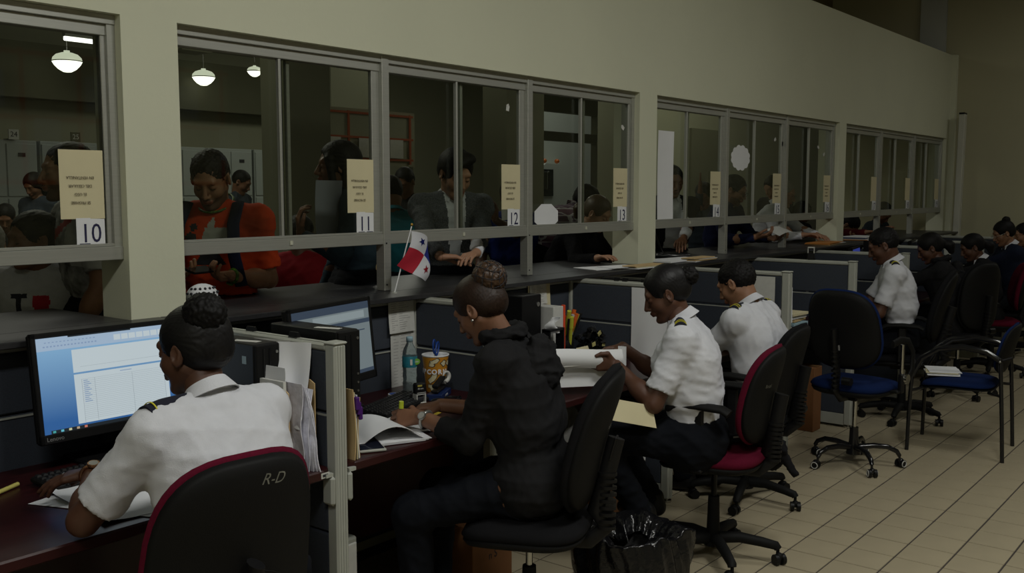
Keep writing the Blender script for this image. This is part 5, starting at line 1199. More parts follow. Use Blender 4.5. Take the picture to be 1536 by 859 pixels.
t = thing('tape_roll', 'roll of clear tape standing behind the stapler', 'tape', (3.21, 2.96, ZD+.055)); MB().tube([(.020*math.cos(k*PI/10), 0, .022+.020*math.sin(k*PI/10)) for k in range(20)], .004, n=6, ry=.010, up=None, closed=True).build('ring', M_paper2, t); 
t = thing('tape_roll', 'low white roll with a blue edge beside the bottle', 'tape', (2.985, 3.06, ZD)); MB().cyl((0, 0, 0), (0, 0, .022), .030, n=20).build('roll', M_paper2, t); MB().cyl((0, 0, .0221), (0, 0, .0225), .026, n=20).build('blue_face', mb_, t)
t = thing('computer_mouse', 'black mouse on the second desk beside the woman in black', 'mouse', (3.0, 2.80, ZD)); MB().sphere((0, 0, .012), (.032, .055, .022), 14, 8).build('shell', M_blackp, t)
t = thing('black_cable', 'black cable coiled on the second desk by the stapler', 'cable', (2.99, 2.78, ZD)); MB().tube([(.12+.05*math.cos(k*.5), .06+.04*math.sin(k*.5), .004+.0004*k) for k in range(26)]+[(.05, -.02, .004), (.0, .02, .012)], .0025, n=6).build('cord', M_blackp, t)
flat('paper', 'scrap of white paper beside the blue box', [(3.02, 2.76), (3.09, 2.74), (3.11, 2.79), (3.04, 2.82)], ZD)
# desk three
t = thing('pen_cup', 'black mesh cup crammed with pens on the third desk', 'pen cup', (4.36, 3.13, ZD)); MB().lathe([(.0, 0), (.05, 0), (.055, .125), (.053, .125), (.048, .004), (0, .004)], n=24).build('cup', M_blackm, t)
pens = [('green scissors handle', (.03, .30, .02)), ('yellow_green', (.50, .52, .05)), ('yellow_green', (.48, .50, .06)), ('yellow_green', (.50, .55, .04)), ('orange', (.60, .12, .02)), ('orange', (.62, .10, .02)), ('red', (.50, .02, .015)), ('black', (.01, .01, .01)), ('yellow_green', (.52, .54, .05)), ('blue', (.01, .03, .2)), ('white', (.5, .5, .5)), ('black', (.01, .01, .01)), ('orange', (.6, .2, .03)), ('red', (.52, .03, .02)), ('green', (.05, .33, .04)), ('black', (.01, .01, .01))]
pr = random.Random(4)
for k, (nm, c) in enumerate(pens):
    a = k*2.4; r = .012+.026*pr.random(); tx, ty = pr.uniform(-.34, .34), pr.uniform(-.45, .0)
    wd = ['first', 'second', 'third', 'fourth', 'fifth', 'sixth', 'seventh', 'eighth', 'ninth', 'tenth', 'eleventh', 'twelfth', 'thirteenth', 'fourteenth', 'fifteenth', 'sixteenth'][k]
    cn = nm.replace('_', '-').split()[0]
    p = thing('pen', '%s pen %s in the mesh cup, %s from the front' % (cn, 'leaning '+('left' if tx < -.15 else 'right' if tx > .15 else 'hardly at all'), wd), 'pen', (4.36+r*math.cos(a), 3.13+r*math.sin(a), ZD+.02), 0, cn+' pens in the mesh cup'); L = pr.uniform(.19, .24); e = Vector((tx*L, ty*L, L)); rad = .0115 if c[0]+c[1] > .5 else .006
    MB().cyl((0, 0, 0), e, rad*.8, rad, n=10).build('barrel', mat('pen_plastic_'+cn.replace('-', '_'), c, .35), p); MB().cyl(e*.72, e*1.03, rad*1.18, rad*1.05, n=10).build('cap', mat('pen_plastic_'+cn.replace('-', '_'), c, .35), p)
t = thing('clip_cluster', 'ball of black binder clips and yellow tags right of the pens', 'clips', (4.53, 3.06, ZD))
for k in range(46):
    a, b, r = pr.uniform(0, 2*PI), pr.uniform(.1, 1.5), pr.uniform(.03, .075); c = Vector((r*math.cos(a)*math.cos(b)*1.3, r*math.sin(a)*math.cos(b), .07+r*math.sin(b)*pr.choice((-.8, 1))))
    MB().prism([(-.009, -.016), (.009, -.016), (.003, .006), (-.003, .006)], .026, rotm(pr.uniform(0, 6), pr.uniform(0, 6), pr.uniform(0, 6)), c).build('small_clip', M_blackp, t)
    if k % 3 == 0: MB().tube([c, c+Vector((pr.uniform(-.03, .03), pr.uniform(-.03, .01), pr.uniform(-.01, .04))), c+Vector((pr.uniform(-.02, .04), -.01, .03))], .001, n=4).build('wire_handle', M_chrome, t)
for k, q in enumerate([(.0, -.05, .12), (-.055, -.05, .065), (.06, -.04, .05)]): MB().box(q, (.03, .004, .022), rotm(ry=-.5+.3*k)).build('yellow_tag', mat('pale_yellow_tag', (.55, .50, .20)), t)
t = thing('desk_calendar', 'cream tent calendar standing under the markers', 'calendar', (4.36, 3.01, ZD)); MB().prism([(-.03, 0), (.03, 0), (.0, .065)], .11, Matrix(((0, 0, 1), (1, 0, 0), (0, 1, 0)))).build('tent', M_cream, t)
mb = MB()
for r in range(4):
    for c_ in range(7): mb.box((-.042+.014*c_, -.0215+.0048*r-.001, .014+.0105*r), (.008, .0006, .005), rotm(rx=-.43))
tag(mb.build('printed_squares', M_inkg, t), kind='stuff')
t = thing('name_plate', 'black name plate with handwritten white script on the third desk', 'name plate', (4.34, 2.92, ZD), -.1); MB().box((0, 0, .022), (.19, .03, .044), bev=.003).build('block', M_blackp, t); text('Fiore Leiva', .028, M_paper, t, Vector((0, -.0155, .024)), FACE, shear=.35, sx=1.05)
t = thing('box_file', 'grey box file with an orange spine strip behind the hood', 'file', (4.18, 3.14, ZD)); MB().box((0, 0, .15), (.09, .20, .30), bev=.002).build('case', M_paper2, t); MB().box((.052, -.095, .16), (.014, .02, .29), bev=.002).build('orange_spine', mat('bright_orange_plastic', (.70, .07, .02), .4), t)
t = thing('box_file', 'black box file between the bun and the orange spine', 'file', (3.95, 3.14, ZD)); MB().box((0, 0, .19), (.16, .20, .38), bev=.004).build('case', M_blackp, t); MB().cyl((.05, -.10, .33), (.05, -.104, .33), .012, n=12).build('finger_hole', M_steel, t)
t = thing('paper_holder', 'black wire holder with crumpled white paper, behind the hood', 'paper holder', (4.04, 2.97, ZD)); MB().box((0, 0, .20), (.13, .05, .012)).box((-.06, 0, .10), (.01, .05, .2)).box((.06, 0, .10), (.01, .05, .2)).build('frame', M_blackp, t); MB().grid(lambda a, b: ((a-.5)*.09+.01*math.sin(b*9), .02*math.sin(a*6+b*4), .18+b*.08), 8, 8, thick=.002).build('crumpled_leaf', M_paper, t)
# held papers of the reading woman
t = thing('folded_report', 'long folded white report held by the woman in the white uniform shirt', 'papers', (3.53, 2.46, .90), math.radians(-38))
MB().grid(lambda a, b: (-.26+a*.46, -.02-.02*math.sin(b*PI), .02+.085*b+.006*math.sin(a*5)), 12, 8, thick=.003).build('front_flap', M_paper, t)
MB().grid(lambda a, b: (-.25+a*.44, .015+.015*b, -.07+.16*b), 10, 6, thick=.003).build('rear_leaf', M_paper, t)
MB().grid(lambda a, b: (.20-.035*math.cos(a*PI)*.0+.03*math.sin(a*PI), -.02+.05*a, .02+.085*b), 10, 6, thick=.002).build('rolled_end', M_paper, t)
for k in range(3): MB().grid(lambda a, b: (-.10+a*.28, -.028-.003*k, .028+.012*k+.004*b+.012*a), 6, 3, thick=.0012).build('inner_leaf', M_paper2, t)
flat('paper', 'loose white sheet on the third desk behind the folded report', [(3.70, 2.62), (3.95, 2.50), (4.08, 2.80), (3.84, 2.88)], ZD+.002, curl=.05)
t = thing('envelope', 'manila envelope hanging from the lap of the reading woman', 'envelope', (3.53, 2.22, .80), math.radians(-30)); MB().grid(lambda a, b: (-.10+.22*a, -.05+.04*b-.03*a, -.06+.09*b-.05*a), 6, 6, thick=.002).build('leaf', M_cream, t)
# desk four to the far end
def pile(x, y, z, cols, w_, d_, label, rz=0, step=.010, name='paper_pile', seed=1, cat='papers'):
    t = thing(name, label, cat, (x, y, z), rz); r = random.Random(seed)
    for k, m_ in enumerate(cols): MB().box((r.uniform(-.015, .015), r.uniform(-.015, .015), step*(k+.5)), (w_, d_, step*.8), rotm(rz=r.uniform(-.12, .12)), bev=.001).build('sheaf', m_, t)
    return t
M_mint = mat('mint_card', (.28, .42, .30), .8); M_bluec = mat('pale_blue_card', (.28, .42, .48), .8); M_orange = mat('orange_envelope', (.50, .20, .04), .8)
hang('hanging_sheet', 'white sheet taped to the partition right of the crew cut man', 'paper', .17, .30, (5.75, 2.60, 1.17), -PI/2, M_paper2, curl=.01, seed=21)
hang('hanging_sheet', 'tilted white sheet sticking out past the post of the fourth partition', 'paper', .16, .22, (5.83, 2.52, 1.10), -PI/2+.5, M_paper, curl=.03, seed=22)
binder_clip((5.78, 2.72, 1.213), -PI/2, 'black clip on the partition behind the crew cut')
pile(6.1, 3.22, ZP+.02, [M_paper, M_manila, M_paper2, M_manila], .30, .10, 'thin pile of files on the partition behind the crew cut', step=.007)
pile(5.35, 3.20, ZP+.02, [M_paper, M_cream, M_manila], .34, .10, 'thin pile of cream files on the partition above the scrunchie', step=.007, seed=3)
pile(6.25, 2.70, ZD, [M_paper, M_bluec, M_manila, M_paper, M_cream], .22, .30, 'pile of papers on the desk behind the empty blue chair', step=.022, seed=4)
pile(7.30, 2.98, ZD, [M_bluec, M_manila, M_paper, M_mint], .22, .30, 'pile of papers with mint and blue folders by the far man in white', .2, step=.030, seed=5)
pile(7.20, 2.72, ZD, [M_paper, M_manila, M_paper], .20, .26, 'lower pile of white and manila papers by the far man in white', -.3, step=.022, seed=6)
HL = m5['tips'][1]; t = thing('booklet', 'small white booklet in the hands of the far man in white', 'booklet', (float(HL[0][0])+.02, float(HL[0][1])+.13, float(HL[0][2])-.02), .6); MB().box((0, 0, 0), (.15, .10, .008), rotm(rx=.5)).build('cover', M_paper, t)
for k, (x, la) in enumerate([(9.2, 'white stacked letter tray with black clips, in front of the ponytail'), ]):
    t = thing('letter_tray', la, 'tray', (x, 3.0, ZD)); 
    for j in range(5): MB().box((0, 0, .06+.085*j), (.30, .24, .012), rotm(rx=-.1), bev=.003).build('shelf', M_paper2, t)
    for j in range(4): MB().box((.02*(j % 2), -.02, .085+.085*j), (.26, .22, .02), rotm(rx=-.12)).build('papers', M_paper, t)
    for s in (-1, 1): MB().box((s*.15, 0, .23), (.01, .22, .46)).build('side_frame', M_blackp, t)
pile(9.7, 3.22, ZP+.02, [M_paper, M_paper2], .22, .09, 'white files on the rear partition near the corner', step=.02, seed=8)
t = monitor((10.3, 3.02, ZD), .2, .1, .48, .32, 'dark monitor in front of the far corner', dict(bg=M_blackgl))[0]
t = monitor((8.7, 3.04, ZD), .2, .1, .48, .32, 'monitor with a faint blue screen behind the far man in white', dict(bg=emat('faint_blue_screen', (.02, .03, .16), 1)))[0]
# counter top things
flat('paper', 'white sheets under the elbow of the woman with dark blond hair', [(4.90, 3.28), (5.16, 3.22), (5.22, 3.42), (4.97, 3.50)], ZC+.002, thick=.004)
flat('paper', 'single white sheet beside the pillar on the counter', [(5.02, 3.24), (5.30, 3.19), (5.34, 3.36), (5.10, 3.42)], ZC+.008, thick=.001)
flat('paper', 'stack of long white sheets on the counter above the scrunchie', [(5.72, 3.24), (6.20, 3.24), (6.22, 3.42), (5.74, 3.48)], ZC+.002, thick=.010)
pile(8.72, 3.36, ZC, [M_manila, M_orange, M_orange], .46, .22, 'orange and brown envelopes under the hands of the grey-haired man', .1, step=.007, seed=10, name='envelope_pile', cat='envelopes')
pile(9.75, 3.40, ZC, [M_orange, M_paper, mat('navy_folder', (.02, .03, .10)), M_paper], .40, .26, 'pile of white and orange documents by the maroon sleeve', .0, step=.009, seed=11)
flat('paper', 'small white slip on the counter beside the orange envelopes', [(9.0, 3.30), (9.1, 3.29), (9.1, 3.38), (9.0, 3.4)], ZC+.002, thick=.002)
# floor things
def carton(x, y, rz, s, label, m=M_card, marks=None):
    t = thing('cardboard_box', label, 'box', (x, y, 0), rz)
    MB().box((0, 0, s[2]/2+.001), (s[0], s[1], s[2]), bev=.003).build('carton_body', m, t)
    MB().box((0, 0, s[2]+.003), (s[0], s[1]*.49, .003), None).build('flap', m, t); MB().box((0, 0, s[2]+.0055), (.05, s[1], .0012)).build('packing_tape', mat('brown_tape', (.22, .12, .05), .3), t)
    if marks: text(marks, .05, M_ink, t, Vector((0, -s[1]/2-.001, s[2]*.6)), FACE)
    return t
carton(6.70, 2.72, .0, (.14, .26, .46), 'tall brown cardboard box behind the empty blue chair')
carton(4.22, 2.80, .1, (.34, .30, .30), 'brown box under the third desk behind the rubbish bag')
carton(3.10, 2.75, .05, (.28, .30, .30), 'brown box with pen scribbles under the second desk', marks='2 A\nn S')
carton(1.30, 2.95, 0, (.4, .3, .26), 'brown box under the first desk')
t = thing('computer_case', 'pale grey computer case standing under the second desk', 'computer', (2.30, 2.85, 0)); MB().box((0, 0, .22), (.17, .4, .42), bev=.008).build('case', M_rail, t); MB().box((0, -.203, .22), (.15, .008, .38), bev=.003).build('front_panel', M_paper2, t)
t = thing('green_bottle', 'green-tinted water bottle on the floor under the third desk', 'bottle', (4.36, 2.62, 0)); MB().lathe([(0, 0), (.045, 0), (.048, .02), (.044, .08), (.048, .12), (.046, .20), (.02, .26), (.015, .27), (.015, .29), (0, .29)], n=20).build('bottle_body', mat('green_tint_plastic', (.25, .55, .45), .08, trans=.8, ior=1.3), t); MB().lathe([(0, .305), (.017, .305), (.017, .285), (0, .285)], n=16).build('cap', M_paper, t)
t = thing('plastic_bag', 'crumpled clear plastic bag hanging under the third desk', 'bag', (3.62, 2.60, .58)); MB().grid(lambda a, b: (.10*math.cos(a*2*PI)*(.5+.5*b)+.01*math.sin(a*19+b*7), .09*math.sin(a*2*PI)*(.5+.5*b), .14*(1-b)-.02*math.sin(a*13)), 24, 12, thick=.001).build('film', mat('clear_film', (.4, .4, .38), .12, trans=.6, ior=1.1, bump=.8, bscale=30), t)
# rubbish bag in a bin
t = thing('rubbish_bin', 'bin lined with a crumpled glossy black bag in front of the maroon chair', 'bin', (3.30, 2.03, 0))
MB().lathe([(0, 0), (.12, 0), (.145, .27), (.14, .27), (.115, .006), (0, .006)], n=28).build('bin_body', M_blackm, t)
nr = random.Random(2); PH = [(nr.uniform(0, 6), nr.randint(2, 13), nr.uniform(-9, 9)) for _ in range(12)]
def bagf(a, b):
    th = a*2*PI; s_ = sum(math.sin(n_*th+p_+q_*b)/(2.0+n_*.35) for p_, n_, q_ in PH)
    if b < .75: q = b/.75; r = .190+.034*math.sin(q*2.6); z = .02+.33*q
    else: q = (b-.75)/.25; r = .207-.10*q; z = .35+.018*math.sin(q*PI)-.07*q
    r += .024*s_*(.4+b)+.006*math.sin(23*th+9*b+3*s_); z += .014*math.sin(5*th+s_*2)*(b > .3)
    return (r*math.cos(th), r*math.sin(th), z+.006*s_*b)
g_ = MB().grid(bagf, 120, 60); g_.build('bag', mat('glossy_black_bag', (.006, .006, .007), .16, bump=.9, bscale=22), t)
# papers on the visitor chair
pile(6.86, 1.80, .488, [M_paper, M_paper, M_cream, M_paper], .24, .20, 'white papers with a cream slip lying on the visitor chair', .35, step=.006, seed=14)
t = thing('phone', 'white boxed item upright on the visitor chair beside the papers', 'box', (6.72, 1.95, .488), .3); MB().box((0, 0, .05), (.05, .02, .10), bev=.004).build('case', M_paper, t); MB().box((.03, 0, .045), (.008, .018, .06)).build('edge', M_manila, t)
# notice board behind the camera, seen only as a faint reflection
t = thing('notice_board', 'notice board with orange strips on the rear wall of the office', 'notice board', (6.0, -3.98, 2.5)); MB().box((0, 0, 0), (3.4, .03, 1.5)).build('board', M_cream, t)
for k in range(6): MB().box((-1.6+.64*k, .02, 0), (.05, .01, 1.5)).build('orange_strip', mat('orange_strip', (.7, .12, .02)), t)
for k in range(3): MB().box((0, .02, -.7+.7*k), (3.4, .012, .05)).build('orange_strip', mat('orange_strip', (.7, .12, .02)), t)
for k in range(6): MB().box((-1.3+.6*k, .025, .3-.5*(k % 2)), (.3, .004, .4)).build('leaf', M_paper, t)
# real lamps over the desks
for i, p in enumerate(STAFF_LAMPS+[(11.0, .2, 4.15)]):
    t = thing('ceiling_light', ['fluorescent ceiling light over the near aisle', 'fluorescent ceiling light over the second desk aisle', 'fluorescent ceiling light over the empty blue chair', 'fluorescent ceiling light near the end wall'][i], 'light', p); MB().box((0, 0, .05), (1.3, .6, .10), bev=.01).build('housing', M_rail, t)
    for s in (-.15, .15): MB().cyl((-.6, s, -.02), (.6, s, -.02), .014, n=10).build('tube', emat('lit_tube', (1, .97, .85), 3), t)
    for s in (-.5, .5): MB().cyl((s, 0, .1), (s, 0, 6.0-p[2]), .006, n=6).build('suspension_rod', M_steel, t)

t = thing('spotted_cloth', 'white cloth with black dots at the elbow of the man in orange', 'cloth', (2.36, 3.56, ZC)); MB().sphere((0, 0, .045), (.07, .05, .05), 18, 12).build('cloth', M_paper, t)
for a_ in range(9):
    for b_ in range(4):
        q = PI+a_*PI/8+(b_ % 2)*.2; e_ = -.6+.42*b_; c_ = Vector((.0708*math.cos(q)*math.cos(e_), .0508*math.sin(q)*math.cos(e_), .045+.0508*math.sin(e_))); MB().sphere(c_, (.006, .006, .006), 8, 4).build('dot', M_ink, t)
# ================================================ public behind the glass
ORANGE = cloth('orange_jersey', (0.42, 0.045, 0.012)); DENIM = cloth('denim', (0.030, 0.050, 0.070)); TEEG = cloth('grey_white_print', (0.26, 0.26, 0.26), var=.75, scale=16); TEEW = cloth('white_tee', (0.42, 0.42, 0.42))
BLAZ = cloth('grey_tweed', (0.085, 0.090, 0.10), var=.5, scale=160); RED = cloth('red_cotton', (0.16, 0.008, 0.012)); CYAN = cloth('cyan_polo', (0.02, 0.14, 0.19)); BLUE = cloth('royal_blue_cotton', (0.008, 0.018, 0.11)); MAR = cloth('maroon_cotton', (0.07, 0.008, 0.010)); GREYB = cloth('grey_blue_cotton', (0.035, 0.045, 0.06))
PRC = dict(seated=False, h=.014, hh=.0065, hz=1.06, lean=(0, 6, 20))
def P2(label, at, face, **k):
    d = dict(PRC); d.update(k); return person(label, (at[0], at[1]), face, head_at=at, **d)
red_m = mat('red_print', (.35, .01, .02), .8); dk = mat('dark_print', (.015, .015, .02), .8); gr = mat('pale_print', (.33, .33, .30), .8)
def rg_orange(a, b, z):
    o = np.zeros(len(a), int); fr = b > .02
    o[fr & (a > -.02) & (a < .10) & (z > -.155) & (z < -.075)] = 2
    o[fr & (a > -.05) & (a < .02) & (z > -.155) & (z < -.03) & (a > -.05+(z+.155)*.45)] = 2
    o[fr & ((a+.085)**2+(z+.125)**2 < .026**2)] = 1; o[fr & ((a+.075)**2+(z+.075)**2 < .018**2)] = 1
    o[fr & (z < -.185) & (z > -.245) & (np.abs(a) < .055-(z+.215)*.6)] = 1
    return o
# orange shirt
po = P2('man in an orange T-shirt looking down at a phone behind window 11', (2.62, 3.86, 1.757), 214, head=(32, 4, 0), skn=SK_T, hair='crop', hairm=H_BLACK, top=ORANGE, h=.009, hh=.0045, lean=(-2, 6, 26),
    hands=((2.600, 3.70, 1.325), (2.33, 3.80, 1.335)), poles=((.55, .1, -.9), (-.3, .3, -.9)), handdir=((-.85, -.20, .05), (.45, -.55, .05)), palm=((.1, -.35, .95), (0, -.2, 1)), curl=(.75, .6), sleeve='short', stubble=True, neckc=False, seed=31, region=rg_orange, mats=[ORANGE, dk, gr], shw=.20, fat=1.05)
t = thing('mobile_phone', 'black mobile phone held by the man in the orange T-shirt', 'phone', (2.42, 3.66, 1.365), .3); MB().box((0, 0, 0), (.15, .07, .010), rotm(rx=.3), bev=.003).build('body', M_blackgl, t)
I = po; bd = add_watch(I, 1, mat('black_green_beads', (.05, .12, .01), .5, var=.9, scale=90), name='beaded_bracelet', back=.012)
nk = MB(); nk.tube([Vector(I['C7']+I['f']*(.075*math.cos(a)+.01)+I['l']*.078*math.sin(a)+V(0, 0, 1)*(.035-.045*math.cos(a))-I['base']) for a in [k*PI/10 for k in range(20)]], .006, n=6, closed=True); nk.build('beaded_necklace', mat('green_beads', (.05, .10, .01), .5, var=.9, scale=90), I['root'])
def strap(I, q, m, w_=.022):
    C7, f, lt, S = I['C7'], I['f'], I['lt'], I['Sh'][q]; x = lt*q
    pts = [C7-f*.13+x*.09-V(0, 0, .12), C7-f*.06+x*.115+V(0, 0, .03), C7+f*.05+x*.12+V(0, 0, .035), C7+f*.135+x*.125-V(0, 0, .06), C7+f*.160+x*.135-V(0, 0, .20), C7+f*.13+x*.155-V(0, 0, .34)]
    return pts
t = thing('backpack', 'navy backpack on the man in the orange T-shirt', 'backpack', tuple(float(v) for v in I['C7'])); B = I['C7']; nv = cloth('navy_nylon', (.010, .013, .032))
for q in (1, -1): MB().tube([Vector(p-B) for p in strap(I, q, nv)], .007, n=10, ry=.030, up=tuple(I['f'])).build('strap', nv, t)
v = Vol(B-.5, B+.3, .014); v.ell(B-I['f']*.24-V(0, 0, .20), V(.10, .16, .24), np.stack([I['f'], I['l'], V(0, 0, 1)], 1), k=.03); np_mesh('pack', [v.mesh()], [nv], t)
# left window
p10 = P2('man in profile behind the notice of window ten, in a printed grey T-shirt', (2.09, 4.12, 1.782), 168, head=(4, 0, 0), skn=SK_T, hair='crop', top=TEEG, stubble=True, neckc=False, seed=32, h=.012, region=lambda a, b, z: np.where((b > .02) & (np.abs(z+.10-a*.5) < .022), 1, np.where((a > .1) & (z > -.25), 2, 0)), mats=[TEEG, red_m, TEEW])
p11 = P2('short man in a white T-shirt with a red heart, behind window ten', (1.99, 4.25, 1.49), 234, head=(5, -50, 0), skn=SK_M, hair='short', top=TEEW, neckc=False, seed=33, h=.010, scale=.95, region=lambda a, b, z: np.where((b > .0) & ((np.abs(a-.03)*1.15)**2+(z+.135+np.abs(a-.03)*-.35)**2 < .042**2), 1, np.where((b > 0) & (((np.abs(a+.055) < .010) & (z > -.175) & (z < -.09)) | ((np.abs(a+.055) < .034) & (np.abs(z+.095) < .010))), 2, np.where((b > 0) & (z < -.19) & (z > -.215) & (np.abs(a) < .06), 2, 0))), mats=[TEEW, red_m, dk])
p12 = P2('grey-haired person at the left edge of the picture behind window 10', (2.05, 4.85, 1.44), 60, head=(5, 0, 0), skn=SK_L, hair='short', hairm=H_GREY, top=BLK, neckc=False, seed=34, scale=.95)
p13 = P2('distant dark-haired woman under the plaque numbered 24', (4.72, 10.0, 1.76), 200, skn=SK_M, hair='long', fem=True, top=GREYB, neckc=False, hh=.009, h=.018, eyes=False)
p13b = P2('distant seated person left of the dark-haired woman under plaque 24', (4.25, 9.6, 1.45), 240, skn=SK_M, hair='short', top=BLK, neckc=False, hh=.009, h=.018, eyes=False)
p15 = P2('distant man in a grey-blue shirt between the orange T-shirt and the window stile', (6.5, 9.0, 1.80), 300, skn=SK_M, hair='crop', top=GREYB, neckc=False, hh=.009, h=.018, eyes=False)
# denim
p16 = P2('tall person in a denim shirt with full dark hair, holding a sheet behind window 11', (3.44, 3.93, 1.83), 150, head=(2, -4, 0), skn=SK_M, hair='shoulder', hairamp=.003, top=DENIM, sleeve='long', seed=36, h=.012, hh=.005, hands=((3.18, 3.92, 1.48), None), poles=((-.3, -.5, -1), None), handdir=((-.1, .1, 1), None), palm=((.6, -.5, 0), None), curl=(.7, .3), fat=1.05)
t = thing('held_sheet', 'translucent bluish sheet held upright by the person in denim', 'paper', (3.27, 3.80, 1.60), .1); MB().grid(lambda a, b: ((a-.5)*.19, .01*math.sin(b*3), (b-.5)*.31), 6, 8, thick=.001).build('leaf', mat('bluish_paper', (.20, .21, .24), .6), t)
p17 = P2('person in a red top standing between the orange T-shirt and the denim shirt', (4.05, 5.0, 1.42), 40, skn=SK_D, hair='short', top=RED, neckc=False, seed=37, h=.016, hh=.01, eyes=False, scale=.95)
t = thing('shopping_bag', 'blue and tan shopping bag lettered UB behind window 11', 'bag', (3.80, 4.15, 1.17), .1); MB().box((0, 0, .13), (.24, .08, .13), bev=.004).build('lower_body', M_manila, t); MB().box((0, 0, .245), (.24, .082, .10), bev=.004).build('upper_body', mat('teal_bag', (.02, .10, .15), .6), t); text('UB', .085, mat('orange_lettering', (.50, .10, .03), .6), t, Vector((.0, -.045, .245)), FACE, bold=.003)
t.location.z = 1.14
MB().box((0, .05, -.50), (.28, .05, 1.02)).build('side_panel', M_manila, t)
p18 = P2('person in a cyan polo shirt left of the tweed blazer', (4.86, 5.0, 1.68), 60, skn=SK_M, hair='crop', top=CYAN, seed=38, h=.016, hh=.01, eyes=False)
p18b = P2('dark-haired person in black behind the cyan polo shirt', (6.10, 6.1, 1.78), 200, skn=SK_M, hair='crop', top=BLK, seed=39, h=.018, hh=.01, eyes=False, neckc=False)
# blazer
pb = P2('young man in a grey tweed blazer and white shirt behind the small flag', (4.19, 3.78, 1.80), 243, head=(26, 6, 0), skn=SK_L, hair='quiff', hairm=H_BLACK, top=BLAZ, sleeve='long', h=.010, hh=.0042, seed=40, lean=(4, 12, 26), hairamp=.0025, stubble=False,
    hands=((3.86, 3.36, 1.255), (3.72, 3.42, 1.275)), poles=((.8, .2, -.4), (-.8, .3, -.4)), handdir=((-.9, -.25, -.05), (.75, -.5, -.05)), palm=((0, 0, -1), (0, 0, -1)), curl=(.35, .35),
    region=lambda a, b, z: np.where((b > .03) & (np.abs(a) < .034+.10*np.clip(z+.30, 0, .5)), 1, 0), mats=[BLAZ, W_SHIRT], headscale=1.06, shw=.19)
for o in pb['root'].children:
    if o.name.startswith('collar'): o.data.materials[0] = W_SHIRT
bt_ = MB()
for k in range(4): 
    p = pb['C7']+pb['f']*(.135+.008*k)-V(0, 0, .10+.07*k)-pb['base']; MB().cyl(Vector(p), Vector(p+pb['f']*.004), .006, n=10).build('button', M_paper, pb['root'])
p20 = P2('person in a blue top behind the notice of window 12', (5.72, 4.6, 1.66), 210, skn=SK_D, hair='short', top=BLUE, seed=41, h=.015, hh=.009, eyes=False, neckc=False, hands=((5.35, 4.45, 1.50), None), handdir=((-.2, 0, 1), None))
t = thing('held_sheet', 'folded white paper in the hand behind window 12', 'paper', (5.36, 4.36, 1.60), .3); MB().grid(lambda a, b: ((a-.5)*.14+.03*b, .01*math.sin(b*3), (b-.5)*.20), 4, 5, thick=.001).build('leaf', M_paper2, t)
# plaid
PL = cloth('plaid_shirt_cloth', (0.05, 0.03, 0.05)); nt = PL.node_tree; b_ = nt.nodes['Principled BSDF']
for l_ in list(b_.inputs['Base Color'].links): nt.links.remove(l_)
tc = nt.nodes.new('ShaderNodeTexCoord'); br = nt.nodes.new('ShaderNodeTexBrick'); mp = nt.nodes.new('ShaderNodeMapping'); mp.inputs['Rotation'].default_value = (1.57, .3, 0)
nt.links.new(tc.outputs['Object'], mp.inputs[0]); nt.links.new(mp.outputs[0], br.inputs['Vector']); br.offset = 0; br.inputs['Scale'].default_value = 20; br.inputs['Mortar Size'].default_value = .06; br.inputs['Brick Width'].default_value = 1; br.inputs['Row Height'].default_value = 1
br.inputs['Color1'].default_value = (.10, .06, .11, 1); br.inputs['Color2'].default_value = (.13, .07, .09, 1); br.inputs['Mortar'].default_value = (.42, .40, .42, 1); nt.links.new(br.outputs[0], b_.inputs['Base Color'])
p21 = P2('person in a checked shirt bending forward behind window 13', (6.35, 4.35, 1.62), 330, lean=(25, 55, 60), head=(30, 0, 0), skn=SK_M, hair='short', top=PL, sleeve='long', seed=42, h=.013, hh=.009, eyes=False, hz=1.0)
w13 = P2('woman in black with dark blond hair, chin on her hand, behind window 13', (5.80, 3.88, 1.545), 276, lean=(14, 34, 44), head=(30, 0, 0), skn=SK_L, hair='ponytail', hairm=mat('dark_blond_hair', (.060, .036, .018), .45, var=.4, scale=60, stretch=(1, 6, 1)), fem=True, top=BLK, sleeve='long', seed=43, h=.011, hh=.0045, neckc=False,
    hands=((5.92, 3.74, 1.40), (5.40, 3.60, 1.26)), poles=((.1, -.5, -.9), (-.5, -.3, -.7)), handdir=((.0, .05, 1), None), palm=((-.3, .8, .1), (0, 0, -1)), curl=(1.0, .3), hem=-.1)
t = thing('handbag', 'black leather handbag with a strap by the pillar behind window 13', 'handbag', (6.12, 3.72, ZC)); v = Vol(V(-.2, -.12, 0), V(.2, .12, .3), .010); v.ell(V(0, 0, .11), V(.13, .06, .11), k=.02); v.ell(V(0, 0, .05), V(.15, .07, .05), k=.03); v.cut(V(0, 0, 0.0), V(0, 0, -1)); t0 = t.location.copy(); t.location = (0, 0, 0); o = np_mesh('bag_body', [v.mesh()], [mat('black_leather', (.008, .008, .008), .28, bump=.4, bscale=60)], t, disp=folds(.006, 3, wl=(.08, .05, .03))); t.location = t0
MB().tube([(-.06, -.04, .20), (-.02, -.05, .30), (.05, -.05, .27), (.13, -.08, .10), (.16, -.10, .03), (.06, -.10, .02)], .005, n=8, ry=.010, up=(0, 1, 0)).build('strap', M_blackp, t); MB().cyl((.06, -.102, .02), (.06, -.106, .02), .012, n=12).build('buckle', M_steel, t)
